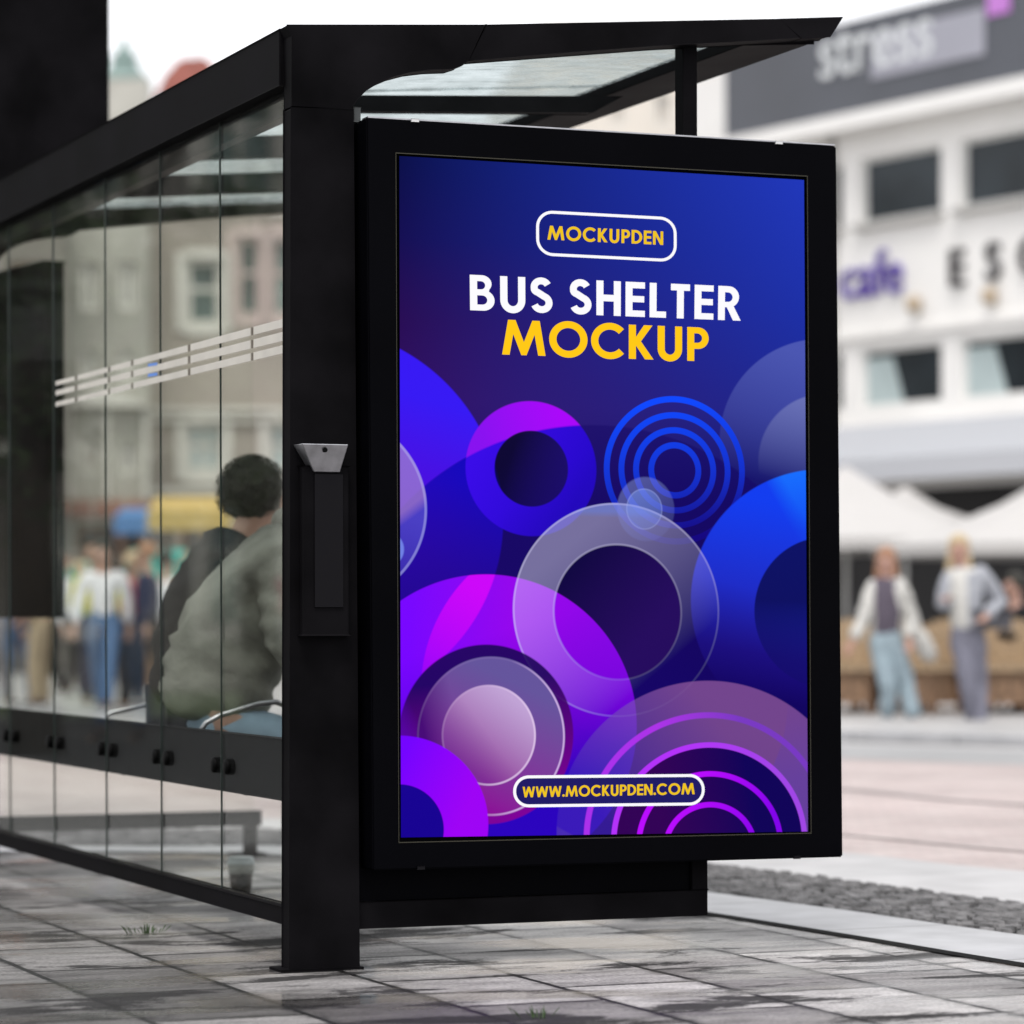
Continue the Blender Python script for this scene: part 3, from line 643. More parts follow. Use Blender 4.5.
def brickmat(name, c1, c2, mo, w, h, rough=.6, rot=0, ms=.01, var=.25, bump=.4, nsc=1.5):
    m, nt, b, out = newmat(name); N = nt.nodes.new; L = nt.links.new
    tc = N('ShaderNodeTexCoord'); mp = N('ShaderNodeMapping'); L(tc.outputs['Object'], mp.inputs[0]); mp.inputs['Rotation'].default_value = (0, 0, rot)
    br = N('ShaderNodeTexBrick'); L(mp.outputs[0], br.inputs['Vector']); br.inputs['Scale'].default_value = 1
    br.inputs['Brick Width'].default_value = w; br.inputs['Row Height'].default_value = h; br.inputs['Mortar Size'].default_value = ms; br.inputs['Mortar Smooth'].default_value = .4
    for k, c in (('Color1', c1), ('Color2', c2), ('Mortar', mo)): br.inputs[k].default_value = tuple(c)+(1,)
    n = N('ShaderNodeTexNoise'); n.inputs['Scale'].default_value = nsc; n.inputs['Detail'].default_value = 7; L(tc.outputs['Object'], n.inputs['Vector'])
    mr = N('ShaderNodeMapRange'); L(n.outputs['Fac'], mr.inputs['Value']); mr.inputs['From Min'].default_value = .3; mr.inputs['From Max'].default_value = .7; mr.inputs['To Min'].default_value = 1-var; mr.inputs['To Max'].default_value = 1+var
    hs = N('ShaderNodeHueSaturation'); L(br.outputs['Color'], hs.inputs['Color']); L(mr.outputs[0], hs.inputs['Value']); L(hs.outputs[0], b.inputs['Base Color'])
    b.inputs['Roughness'].default_value = rough
    bp = N('ShaderNodeBump'); bp.inputs['Strength'].default_value = bump; bp.inputs['Distance'].default_value = .01; bp.invert = True; L(br.outputs['Fac'], bp.inputs['Height']); L(bp.outputs['Normal'], b.inputs['Normal'])
    return m
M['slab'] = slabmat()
M['square'] = brickmat('pale_square_paving', (.33, .325, .32), (.40, .39, .38), (.22, .215, .21), .9, .6, .5)
M['pink'] = brickmat('pink_clay_pavers', (.36, .285, .27), (.44, .37, .35), (.27, .235, .225), .22, .11, .55, R(8), .006, .18, .2, .8)
M['kerbst'] = brickmat('pale_kerb_granite', (.34, .34, .35), (.40, .40, .41), (.12, .12, .12), 1.0, 5, .45, R(86), .008, .15, .1, 5)
M['pale'] = brickmat('pale_concrete_slabs', (.36, .355, .355), (.43, .42, .42), (.3, .3, .3), 1.2, .9, .5, R(86), .01, .15, .1, 3)
M['cob'] = mat('granite_setts', (.15, .146, .148), .7, spec=.12, noise=.75, nscale=9, bump=.3, bscale=60)
M['joint'] = mat('dark_joint', (.008, .008, .008), .9, spec=.05)
M['gutter'] = mat('grey_gutter_stone', (.27, .27, .27), .6, noise=.15, nscale=1)
def sheet(name, pts, z, m, kind='structure'):
    me = bpy.data.meshes.new(name); me.from_pydata([(p.x, p.y, z) for p in pts], [], [tuple(range(len(pts)))]); me.update()
    o = link(name, me, m); tag(o, kind=kind)
    if me.polygons[0].normal.z < 0: me.flip_normals()
    return o
def strip(name, top, bot, z, m, thick=None):
    bm = bmesh.new(); n = len(top); a = [Vector((p.x, p.y, z)) for p in top]; b = [Vector((p.x, p.y, z)) for p in bot]
    va = [bm.verts.new(p) for p in a]; vb = [bm.verts.new(p) for p in b]
    for i in range(n-1): bm.faces.new((vb[i], vb[i+1], va[i+1], va[i]))
    bmesh.ops.recalc_face_normals(bm, faces=bm.faces)
    if bm.faces[0].normal.z < 0: bmesh.ops.reverse_faces(bm, faces=bm.faces)
    if thick:
        r = bmesh.ops.extrude_face_region(bm, geom=bm.faces[:])
        for v in r['geom']:
            if isinstance(v, bmesh.types.BMVert): v.co.z -= thick
        bmesh.ops.recalc_face_normals(bm, faces=bm.faces)
    me = bpy.data.meshes.new(name); bm.to_mesh(me); bm.free(); o = link(name, me, m); tag(o, kind='structure'); return o
def crv(pl, n=10):
    """smooth polyline through pixel points, on the ground"""
    g = [onZ(u, v) for u, v in pl]; out = []
    for i in range(len(g)-1):
        p0 = g[max(i-1, 0)]; p1 = g[i]; p2 = g[i+1]; p3 = g[min(i+2, len(g)-1)]
        for k in range(n):
            t = k/n; out.append(.5*((2*p1)+(p2-p0)*t+(2*p0-5*p1+4*p2-p3)*t*t+(3*p1-p0-3*p2+p3)*t**3))
    out.append(g[-1]); return out
gr = sheet('ground', [Vector((-400, -60, 0)), Vector((500, -60, 0)), Vector((500, 900, 0)), Vector((-400, 900, 0))], -.012, M['square'])
# kerb (pale stone) / setts / pale strip / pink paving, all following the same gentle curve
gapT = crv([(1700, 1072), (1024, 965.5), (860, 938.5), (707, 914), (560, 892), (420, 872), (290, 857), (150, 853), (-60, 853)])
cobB = crv([(1700, 1022), (1024, 935), (860, 912), (709, 892), (560, 873.5), (420, 857), (290, 846), (150, 846), (-60, 846)])
cobT = crv([(1700, 972), (1024, 903), (862, 882.5), (712, 864), (560, 849), (420, 838), (290, 830), (150, 829), (-60, 829)])
palT = crv([(1700, 925), (1024, 871), (862, 854), (712, 842), (560, 832), (420, 824), (290, 819), (150, 818), (-60, 818)])
farT = crv([(1700, 760), (1024, 752), (862, 747), (712, 742), (560, 738), (420, 734), (290, 730), (150, 728), (-60, 726)])
nearB = [Vector((9, -8, 0))]+[Vector((-9, -8, 0))]
pv = [p.copy() for p in gapT]+[Vector((-14, pv_y, 0)) for pv_y in (gapT[-1].y, -10)]+[Vector((14, -10, 0))]
strip('kerb', cobB, gapT, .0, M['kerbst'], .05)
bm = bmesh.new(); vs = [bm.verts.new((p.x, p.y, 0)) for p in pv]
for t in tessellate_polygon([[Vector((p.x, p.y, 0)) for p in pv]]): bm.faces.new([vs[i] for i in t])
bmesh.ops.recalc_face_normals(bm, faces=bm.faces)
if bm.faces[0].normal.z < 0: bmesh.ops.reverse_faces(bm, faces=bm.faces)
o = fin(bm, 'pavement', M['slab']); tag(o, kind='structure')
if o.data.polygons[0].normal.z < 0: o.data.flip_normals()
# dark open joint between slabs and kerb
def off(pl, d):
    out = []
    for i, p in enumerate(pl):
        t = (pl[min(i+1, len(pl)-1)]-pl[max(i-1, 0)]).normalized(); nn = Vector((-t.y, t.x, 0)); out.append(p+nn*d)
    return out
strip('paving_joint', off(gapT, .034), off(gapT, -.022), .004, M['joint'])
strip('sett_bed', cobT, cobB, -.006, M['joint'])
strip('tram_stop_strip', palT, cobT, .0, M['pale'], .03)
strip('road', farT, palT, -.004, M['pink'], .004)
# setts laid as individual stones in one sheet of paving
bm = bmesh.new(); nT = len(cobT)
import bisect
def lerp_pl(pl, t):
    x = t*(len(pl)-1); i = min(int(x), len(pl)-2); return pl[i].lerp(pl[i+1], x-i)
acc = [0]
for a, b in zip(cobB, cobB[1:]): acc.append(acc[-1]+(b-a).length)
def param(s):
    i = max(1, min(bisect.bisect(acc, s), len(acc)-1)); return (i-1+(s-acc[i-1])/(acc[i]-acc[i-1]))/(len(cobB)-1)
wd = (cobT[10]-cobB[10]).length; nr = 24
for k in range(nr):
    s = random.uniform(0, .15)
    while s < acc[-1]-.3:
        ln_ = random.uniform(.08, .13); t0, t1 = param(s+.006), param(s+ln_-.006); s += ln_
        a0, a1, b0, b1 = lerp_pl(cobB, t0), lerp_pl(cobB, t1), lerp_pl(cobT, t0), lerp_pl(cobT, t1)
        wobb = random.uniform(-.06, .06); f0 = (k+.07+wobb)/nr; f1 = (k+.93+wobb)/nr
        q = [a0.lerp(b0, f0), a1.lerp(b1, f0), a1.lerp(b1, f1), a0.lerp(b0, f1)]
        c = sum(q, Vector())/4; tx, ty = random.uniform(-.03, .03), random.uniform(-.03, .03); z = random.uniform(-.003, .004)
        lo = [bm.verts.new((p.x, p.y, -.014)) for p in q]; hi = [bm.verts.new((c.x+(p.x-c.x)*.72, c.y+(p.y-c.y)*.72, .006+z+(p.x-c.x)*tx+(p.y-c.y)*ty)) for p in q]
        bm.faces.new(hi)
        for i in range(4): bm.faces.new((lo[i], lo[(i+1) % 4], hi[(i+1) % 4], hi[i]))
o = fin(bm, 'setts', M['cob'], None, True); tag(o, kind='structure')
gl = crv([(1700, 836), (1024, 804.5), (845, 789), (600, 771), (300, 756), (-60, 745)])
strip('tram_rail', off(gl, .05), off(gl, -.03), .001, mat('rail_groove', (.24, .21, .205), .6))
gl = crv([(1700, 905), (1024, 851), (862, 836), (600, 815), (300, 803)])
strip('tram_rail', off(gl, .03), off(gl, -.02), .001, mat('rail_groove_pale', (.33, .28, .27), .6))
# far kerb and terrace platform
k0 = crv([(1700, 792), (1024, 765), (862, 759), (700, 752), (300, 742), (-60, 735)])
strip('gutter', [p+Vector((0, 5, 0)) for p in k0], k0, -.001, M['gutter'])
K1 = [onZ(u, v) for u, v in ((1900, 785), (1024, 746.5), (862, 741), (600, 732), (300, 722), (-200, 706))]
K2 = [onZ(u, v, .07) for u, v in ((1900, 770), (1024, 735), (862, 730), (600, 722), (300, 713), (-200, 698))]
bm = bmesh.new()
for a, b, c, d in zip(K1, K1[1:], K2[1:], K2): prism(bm, [Vector((p.x, p.y, -.01)) for p in (a, b, c, d)], Vector((0, 0, .08)))
o = fin(bm, 'far_kerb', M['kerbst']); tag(o, kind='structure')
far = [Vector((p.x, p.y, 0)) for p in K2]
ter = far + [Vector((-60, 250, 0)), Vector((160, 250, 0))]
sheet('terrace_pavement', ter, .066, M['square'])

# weeds between slabs
M['weed'] = mat('weed_green', (.05, .09, .03), .7)
for lab, u, v, n in (('small dark weed tuft growing in a slab joint left of the corner post', 147, 933, 34), ('tiny weed sprig growing in a slab joint at the bottom right', 540, 1018, 14)):
    c = onZ(u, v); bm = bmesh.new()
    for i in range(n):
        a = random.uniform(0, 6.28); r0 = random.uniform(0, .05); p = c+Vector((math.cos(a)*r0*1.4, math.sin(a)*r0*.6, 0)); l = random.uniform(.015, .04)
        d = Vector((math.cos(a)*random.uniform(.2, 1.2), math.sin(a)*.6, 1)).normalized()*l; s_ = d.cross(Vector((0, 0, 1))).normalized()*.0018
        m_ = p+d*.6+Vector((0, 0, .004)); vv = [bm.verts.new(x) for x in (p-s_, p+s_, m_+s_*.8, p+d, m_-s_*.8)]; bm.faces.new(vv)
    o = fin(bm, 'weed', M['weed']); tag(o, lab, 'weed')

# ------------------------------------------------------------------ cup on the paving inside
M['cup'] = mat('paper_cup', (.40, .42, .38), .45, noise=.05); M['cuplid'] = mat('cup_lid', (.55, .62, .62), .3); M['cupd'] = mat('cup_dark_print', (.028, .018, .010), .5); M['cupe'] = mat('cup_emblem', (.002, .004, .003), .5)
cp = onZ(241, 893); CU = thing('paper_cup', 'takeaway paper cup with pale lid and dark emblem standing on paving behind the glass', 'cup', cp)
hc = .128
bm = bmesh.new(); lathe(bm, cp, [(.034, .002), (.0345, 0.0), (.0425, hc*.52)]); fin(bm, 'lower_print', M['cupd'], CU, True)
bm = bmesh.new(); lathe(bm, cp, [(.0425, hc*.521), (.048, hc*.80)]); fin(bm, 'cup_body', M['cup'], CU, True)
bm = bmesh.new(); lathe(bm, cp, [(.0505, hc*.80), (.0505, hc*.84), (.0475, hc*.86), (.043, hc*1.0), (.039, hc*1.01)]); fin(bm, 'lid', M['cuplid'], CU, True)
vd = (CP-cp); vd.z = 0; vd.normalize(); sd = vd.cross(up); ang = math.atan2(vd.y, vd.x)
bm = bmesh.new(); rr = .025; cc = hc*.36; prev = None; ctr = None
def cupsurf(a, z):
    rad = .0345+(.048-.0345)*z/(hc*.8)+.0012; return cp+Vector((math.cos(ang+a/rad)*rad, math.sin(ang+a/rad)*rad, z))
cv = bm.verts.new(cupsurf(.006, cc)); rg = [bm.verts.new(cupsurf(.006+rr*.95*math.cos(t), cc+rr*math.sin(t))) for t in [2*math.pi*k/20 for k in range(20)]]
rm = [bm.verts.new(cupsurf(.006+rr*.5*math.cos(t), cc+rr*.5*math.sin(t))) for t in [2*math.pi*k/20 for k in range(20)]]
for k in range(20): bm.faces.new((rm[k], rg[k], rg[(k+1) % 20], rm[(k+1) % 20])); bm.faces.new((cv, rm[k], rm[(k+1) % 20]))
fin(bm, 'emblem', M['cupe'], CU)

# ------------------------------------------------------------------ people
def evalmesh(o):
    dg = bpy.context.evaluated_depsgraph_get(); me = bpy.data.meshes.new_from_object(o.evaluated_get(dg)); return me
def skin(name, nodes, edges, m, parent, sub=1, root=0):
    """nodes: list of (Vector, radius or (rx, ry)); grown by a Skin modifier"""
    me = bpy.data.meshes.new('tmp'); me.from_pydata([n[0][:] for n in nodes], edges, []); me.update()
    o = bpy.data.objects.new('tmp', me); COL.objects.link(o)
    o.modifiers.new('s', 'SKIN').use_smooth_shade = True
    for i, n in enumerate(nodes):
        sv = me.skin_vertices[0].data[i]; r = n[1]; sv.radius = r if isinstance(r, tuple) else (r, r); sv.use_root = (i == root)
    if sub:
        s = o.modifiers.new('u', 'SUBSURF'); s.levels = sub; s.render_levels = sub
    bpy.context.view_layer.update()
    me2 = evalmesh(o); me2.name = name; bpy.data.objects.remove(o); bpy.data.meshes.remove(me)
    me2.materials.clear()
    for p in me2.polygons: p.use_smooth = True; p.material_index = 0
    return link(name, me2, m, parent)
from mathutils import noise as mn
def folds(root, nm, amp=.016, all_=False):
  for o in [x for x in root.children if x.name.startswith(nm)]:
    me = o.data; nrm = [v.normal.copy() for v in me.vertices]
    for v, n_ in zip(me.vertices, nrm):
        c = v.co; w_ = mn.noise(Vector((c.x*3, c.y*3, c.z*3)))*.12
        a = 1-abs(mn.noise(Vector((c.x*5+w_*8, c.y*5, c.z*13+c.x*6))))*2.2; b = mn.noise(Vector((c.x*16, c.y*16, c.z*26)))
        v.co = c + n_*(amp*a + amp*.3*b)
    me.update()
M['skin'] = mat('skin', (.42, .25, .18), .55, noise=.06)
M['skin2'] = mat('skin_rosy', (.44, .26, .20), .55, noise=.06)
M['eye'] = mat('eye_dark', (.02, .015, .01), .3)
def cloth(name, c, r=.85, n=.15): return mat(name, c, r, spec=.15, noise=n, nscale=14, bump=.3, bscale=25)
def hand_nodes(nodes, edges, wi, wrist, dirn, side, s=1.0):
    """palm plus five bent fingers"""
    d = dirn.normalized(); sd_ = side.normalized(); nn = d.cross(sd_).normalized()
    pi = len(nodes); nodes.append((wrist+d*.05*s, (.034*s, .018*s))); edges.append((wi, pi))
    for k, (o_, l) in enumerate(((-.027, .062), (-.009, .074), (.009, .078), (.026, .068))):
        a = wrist+d*.085*s+sd_*o_*s; i = len(nodes)
        nodes.append((a, .009*s)); edges.append((pi, i)); nodes.append((a+d*l*.5*s+nn*.006*s, .008*s)); edges.append((i, i+1)); nodes.append((a+d*l*.9*s+nn*.026*s, .0065*s)); edges.append((i+1, i+2))
    i = len(nodes); nodes.append((wrist+d*.045*s+sd_*.042*s, .011*s)); edges.append((pi, i)); nodes.append((wrist+d*.085*s+sd_*.058*s+nn*.01*s, .009*s)); edges.append((i, i+1))
def figure(root, J, s, sk, top, trs, shoe, hair, face, longhair=False, fingers=True, topname='jacket', sleeve=1.25, trk=1.0):
    """J: joint positions in metres. One continuous body, clothes and hair as children."""
    face = face.normalized(); side = up.cross(face).normalized()
    hd, nk, ch, pe = J['head'], J['neck'], J['chest'], J['pelvis']
    nodes = [(pe, .10*s), (pe.lerp(ch, .5), .09*s), (ch, .105*s), (nk, .052*s), (hd+Vector((0, 0, -.075*s))+face*.012*s, .062*s), (hd, (.078*s, .092*s)), (hd+Vector((0, 0, .065*s))-face*.01*s, .07*s)]
    edges = [(0, 1), (1, 2), (2, 3), (3, 4), (4, 5), (5, 6)]
    nodes += [(hd-Vector((0, 0, .018*s))+face*.104*s, .013*s)]; edges += [(5, 7)]
    for sg in (-1, 1):
        i = len(nodes); nodes.append((hd+side*sg*.078*s-Vector((0, 0, .01*s)), .014*s)); edges.append((5, i))
    tn = [(pe-Vector((0, 0, .05)), .15*s*trk), (pe.lerp(ch, .5), .128*s), (ch, .142*s), (nk-Vector((0, 0, .03*s)), .075*s)]; te = [(0, 1), (1, 2), (2, 3)]
    ln = [(pe+Vector((0, 0, .01)), .132*s), (pe+Vector((0, 0, .12*s)), .125*s)]; le = [(0, 1)]
    for sfx in 'LR':
        sh, el, wr = J['sh'+sfx], J['el'+sfx], J['wr'+sfx]; hp, kn, an = J['hip'+sfx], J['kn'+sfx], J['an'+sfx]; to = J['to'+sfx]
        i = len(nodes); nodes += [(sh, .052*s), (sh.lerp(el, .5), .045*s), (el, .037*s), (wr, .026*s)]; edges += [(2, i), (i, i+1), (i+1, i+2), (i+2, i+3)]
        if fingers:
            hand_nodes(nodes, edges, i+3, wr, (wr-el), side*(1 if sfx == 'R' else -1), s)
        else:
            hand_nodes(nodes, edges, i+3, wr, (wr-el), side*(1 if sfx == 'R' else -1), s*.95)
        i = len(nodes); nodes += [(hp, .085*s), (kn, .055*s), (an, .038*s), (to, .032*s)]; edges += [(0, i), (i, i+1), (i+1, i+2), (i+2, i+3)]
        i = len(tn); tn += [(sh, .068*s*sleeve/1.25), (sh.lerp(el, .5), .062*s*sleeve/1.25), (el, .056*s*sleeve/1.25), (wr.lerp(el, .08), .046*s*sleeve/1.25)]; te += [(2, i), (i, i+1), (i+1, i+2), (i+2, i+3)]
        i = len(ln); ln += [(hp, .105*s), (hp.lerp(kn, .5), .09*s*trk), (kn, .073*s*trk), (kn.lerp(an, .55), .066*s*trk), (an+Vector((0, 0, .03)), .060*s*trk)]; le += [(0, i), (i, i+1), (i+1, i+2), (i+2, i+3), (i+3, i+4)]
    skin('body', nodes, edges, sk, root)
    skin(topname, tn, te, top, root); skin('trousers', ln, le, trs, root)
    for sfx in 'LR':
        an, to = J['an'+sfx], J['to'+sfx]
        skin('shoe', [(an+Vector((0, 0, .0))-(to-an).normalized()*.03*s, .045*s), (an.lerp(to, .5), .046*s), (to, .038*s)], [(0, 1), (1, 2)], shoe, root)
    bm = bmesh.new(); M3 = Matrix(((side.x, face.x, 0), (side.y, face.y, 0), (0, 0, 1)))
    c = hd+Vector((0, 0, .03*s))-face*.018*s
    ball(bm, c, .096*s, .104*s, .105*s, 3, .03, M3)
    for v in list(bm.verts):
        q = (v.co-hd).dot(face)
        if q > .055*s and v.co.z < hd.z+.045*s: v.co -= face*(q-.035*s)
        elif not longhair and v.co.z < hd.z-.03*s: v.co += (c-v.co)*.25
    if longhair:
        for sg in (-1, 0, 1):
            for k in range(4):
                z = -.02-.055*k; ball(bm, hd+side*sg*(.062+.006*k)*s-face*(.02 if sg else .05)*s+Vector((0, 0, z*s)), .038*s, .045*s, .06*s, 2, .06, M3)
    fin(bm, 'hair', hair, root, True)
    for sg in (-1, 1):
        bm = bmesh.new(); ball(bm, hd+side*sg*.032*s+face*.083*s+Vector((0, 0, .004*s)), .012*s, .007*s, .007*s, 2, 0, M3); fin(bm, 'eye', M['eye'], root, True)
    bm = bmesh.new(); ball(bm, hd+face*.086*s-Vector((0, 0, .052*s)), .022*s, .007*s, .007*s, 2, 0, M3); fin(bm, 'mouth', M['lip'], root, True)
def open_front(root, nm, m, face, c, hw):
    face = face.normalized(); sd_ = up.cross(face).normalized()
    o = [x for x in root.children if x.name.startswith(nm)][0]; o.data.materials.append(m)
    for p in o.data.polygons:
        d = p.center-c
        if abs(d.dot(sd_)) < hw and p.normal.dot(face) > .15 and d.z < .28: p.material_index = 1
M['lip'] = mat('lips', (.35, .1, .09), .5)
c_white = cloth('white_knit', (.54, .53, .50)); c_grey = cloth('light_grey_denim', (.33, .34, .37)); c_jeanl = cloth('pale_blue_denim', (.28, .35, .39)); c_trg = cloth('grey_lilac_trousers', (.17, .17, .21))
c_black = cloth('black_cloth', (.012, .012, .014)); c_dk = cloth('plum_top', (.10, .085, .11)); h_red = mat('strawberry_hair', (.30, .15, .08), .6, noise=.3, nscale=40); h_bl = mat('blonde_hair', (.46, .36, .22), .6, noise=.3, nscale=40)
h_dk = mat('dark_hair', (.022, .02, .014), .7, noise=.5, nscale=60, bump=.8, bscale=80); pinkshoe = mat('pale_pink_shoe', (.62, .42, .38), .6); whiteshoe = mat('white_shoe', (.6, .6, .6), .6)
D1 = 29.6; S1 = 3360/D1
def pj(u, v, dd=0): return at(u, v, D1+dd)
face = (-fw*1.0 - rt*.25)
J = dict(head=pj(886, 561), neck=pj(886.5, 577), chest=pj(887, 597), pelvis=pj(885, 638),
         shL=pj(873.5, 585), elL=pj(864, 617, -.05), wrL=pj(853, 641, -.1), shR=pj(901, 585), elR=pj(910, 615, .05), wrR=pj(909, 640, -.1),
         hipL=pj(878.5, 643), knL=pj(889, 686, -.1), anL=pj(888.5, 721, 0), toL=pj(886, 726.5, -.15),
         hipR=pj(893, 643), knR=pj(906, 685, 0), anR=pj(914.5, 723, -.1), toR=pj(916, 728, -.28))
W1 = thing('person', 'woman with reddish hair, open white cardigan, dark top and pale blue jeans walking', 'person', onZ(900, 727), 'people walking on the right')
figure(W1, J, .98, M['skin2'], c_white, c_jeanl, whiteshoe, h_red, face, longhair=True, trk=1.12, sleeve=1.35, topname='cardigan')
open_front(W1, 'cardigan', c_dk, face, pj(886, 600).copy(), .085)
skin('cardigan', [(pj(903, 598, .02), .07), (pj(913, 625, .05), .07), (pj(925, 648, .05), .085), (pj(934, 661, .05), .055)], [(0, 1), (1, 2), (2, 3)], c_white, W1)
D1 = 29.3
J = dict(head=pj(959, 549), neck=pj(961, 566), chest=pj(963, 588), pelvis=pj(967, 633),
         shL=pj(948, 577), elL=pj(943, 606, -.05), wrL=pj(946, 600, -.22), shR=pj(981, 574), elR=pj(1001, 603, .05), wrR=pj(985, 617, -.2),
         hipL=pj(960, 638), knL=pj(968, 686, -.1), anL=pj(974, 727, 0), toL=pj(963, 734, -.15),
         hipR=pj(975, 638), knR=pj(979, 686, 0), anR=pj(981, 729, -.1), toR=pj(982, 736, -.3))
W2 = thing('person', 'woman with long blonde hair, light grey jacket and grey trousers walking with a dark bag', 'person', onZ(975, 737), 'people walking on the right')
figure(W2, J, 1.03, M['skin2'], c_grey, c_trg, pinkshoe, h_bl, -fw-rt*.1, longhair=True, trk=1.05, sleeve=1.45)
open_front(W2, 'jacket', c_white, -fw-rt*.1, pj(960, 600).copy(), .09)
bm = bmesh.new(); c = pj(993, 620, -.12); box(bm, c-rt*.19-Vector((0, 0, .08)), rt*.36, fw*.11, Vector((0, 0, .17))); bevel(bm, .03, 3)
for r_ in (W1, W2): folds(r_, 'cardigan', .02); folds(r_, 'jacket', .02); folds(r_, 'trousers', .014)
HB = fin(bm, 'handbag', mat('dark_grey_leather', (.045, .045, .055), .5)); tag(HB, 'dark grey handbag held at the blonde woman\'s hip', 'handbag')

# far crowd behind the shelter glass
def stand(base, a, s, step, sk, top, trs, hair, lab, bend=0):
    f = Vector((math.cos(a), math.sin(a), 0)); sd_ = up.cross(f)
    P = lambda x, y, z: base+sd_*x*s+f*y*s+Vector((0, 0, z*s))
    J = dict(head=P(0, .02, 1.58), neck=P(0, 0, 1.42), chest=P(0, 0, 1.25), pelvis=P(0, 0, .93))
    for sfx, sg in (('L', -1), ('R', 1)):
        J['sh'+sfx] = P(.18*sg, 0, 1.36); J['el'+sfx] = P(.24*sg, -.06*sg*step+.03, 1.08); J['wr'+sfx] = P(.24*sg-.1*bend*sg, -.12*sg*step+.08+.22*bend, .86+.24*bend)
        J['hip'+sfx] = P(.095*sg, 0, .88); J['kn'+sfx] = P(.10*sg, .15*sg*step+.03, .48); J['an'+sfx] = P(.10*sg, .26*sg*step, .08); J['to'+sfx] = P(.11*sg, .26*sg*step+.16, .035)
    r = thing('person', lab, 'person', base, 'crowd seen through the shelter glass'); figure(r, J, s, sk, top, trs, c_black, hair, f, fingers=False); return r
def ccol(n, c): return cloth('cloth_'+n, c)
CC = dict(yellow=ccol('yellow', (.62, .60, .04)), teal=ccol('teal', (.02, .38, .34)), turq=ccol('turquoise', (.02, .34, .46)), rose=ccol('rose', (.42, .05, .12)), white=ccol('white', (.7, .7, .72)), navy=ccol('navy', (.02, .025, .06)), black=c_black, grey=ccol('grey', (.2, .2, .22)), salmon=ccol('salmon', (.5, .22, .17)), jean=ccol('blue_denim', (.08, .14, .26)), tan=ccol('tan', (.4, .32, .22)))
crowd = [(-6, 34.5, 'navy', 'grey', 'person in navy jacket at the far left edge of the shelter glass'), (18, 36, 'grey', 'jean', 'person in grey jacket and blue jeans at the far left'), (40, 34.5, 'salmon', 'tan', 'person in salmon top and tan trousers in the crowd'), (62, 37, 'white', 'black', 'person in white top and black trousers in the crowd'),
         (80, 39, 'teal', 'black', 'person in teal top and black trousers'), (95, 35, 'yellow', 'navy', 'person in bright yellow top'), (104, 33.5, 'white', 'jean', 'person in white top and blue denim trousers'), (117, 36, 'turq', 'black', 'person in turquoise top and black trousers'),
         (133, 34, 'rose', 'black', 'person in rose red top and black trousers'), (148, 33.5, 'navy', 'black', 'person in navy top and black trousers beside the seated man'), (166, 37, 'white', 'grey', 'person in white top and grey trousers beside the yellow awning'), (122, 41, 'tan', 'navy', 'person in tan top and navy trousers near the stalls'), (50, 41, 'black', 'black', 'person all in black before the dark shopfront'), (190, 40, 'salmon', 'navy', 'person in salmon top and navy trousers under the yellow awning')]
protos = []
for i in range(3):
    protos.append(stand(onZ(crowd[i][0], 616+H*3360/crowd[i][1]), (.3, -1.4, 2.6)[i], 1, (.9, .5, .1)[i], M['skin'], CC[crowd[i][2]], CC[crowd[i][3]], h_dk, crowd[i][4], (0, .8, .4)[i]))
def recolour(o, m):
    if o.data.materials:
        o.material_slots[0].link = 'OBJECT'; o.material_slots[0].material = m
for i, (u, dep, tc_, lc, lab) in enumerate(crowd[3:]):
    src = protos[i % 3]; r = src.copy(); COL.objects.link(r); b = onZ(u, 616+H*3360/dep); r.location = b; r.rotation_euler = (0, 0, random.uniform(0, 6.28)); sc = random.uniform(.94, 1.04); r.scale = (sc, sc, sc); r['label'] = lab
    for ch in src.children:
        c = ch.copy(); COL.objects.link(c); c.parent = r; c.matrix_parent_inverse = ch.matrix_parent_inverse.copy()
        if ch.name.startswith('jacket'): recolour(c, CC[tc_])
        if ch.name.startswith('trousers'): recolour(c, CC[lc])
        if ch.name.startswith('hair'): recolour(c, (h_dk, h_bl, h_red, h_dk)[i % 4])

# ------------------------------------------------------------------ seated people and bench
XB = X0+.36
def bj(u, v, dx=0): return onX(u, v, XB+dx)
c_olive = mat('olive_grey_parka', (.20, .205, .175), .75, spec=.2, noise=.35, nscale=5, bump=2.5, bscale=7)
c_jean2 = cloth('light_denim', (.24, .34, .42))
yA = bj(225, 690).y
PA = thing('person', 'hunched person in an olive grey parka sitting behind the glass next to the corner post', 'person', Vector((XB, yA, .45)), 'people sitting on the shelter bench')
S2 = 306.
def pA(u, v, dy=0): p = bj(u, v); return Vector((p.x, p.y, p.z))+Vector((0, dy, 0))
# spine runs in the X-Z plane at y = yA; image u is converted to x there
def q(u, v, dy=0): p = onY(u, v, yA); return p+Vector((0, dy, 0))
torso = [(q(212, 724), .185), (q(216, 682), .20), (q(233, 632), .205), (q(262, 585), .185), (q(292, 560), .145), (q(322, 545), .075)]
skin('parka', torso+[(q(272, 580, -.17), .095), (q(262, 618, -.25), .085), (q(264, 652, -.27), .078), (q(298, 668, -.22), .066), (q(330, 664, -.16), .05),
                     (q(296, 580, .19), .09), (q(300, 618, .27), .085), (q(308, 655, .27), .078), (q(334, 664, .2), .052)],
     [(0, 1), (1, 2), (2, 3), (3, 4), (4, 5), (3, 6), (6, 7), (7, 8), (8, 9), (9, 10), (3, 11), (11, 12), (12, 13), (13, 14)], c_olive, PA, 3)
folds(PA, 'parka')
sp = q(0, 0)
hdp = q(352, 528)
nodes = [(q(214, 722), .12), (q(240, 640), .12), (q(285, 575), .11), (q(325, 545), .055), (hdp+Vector((-.01, 0, -.05)), .065), (hdp+Vector((.02, 0, .02)), .088), (hdp+Vector((.01, 0, .08)), .07)]
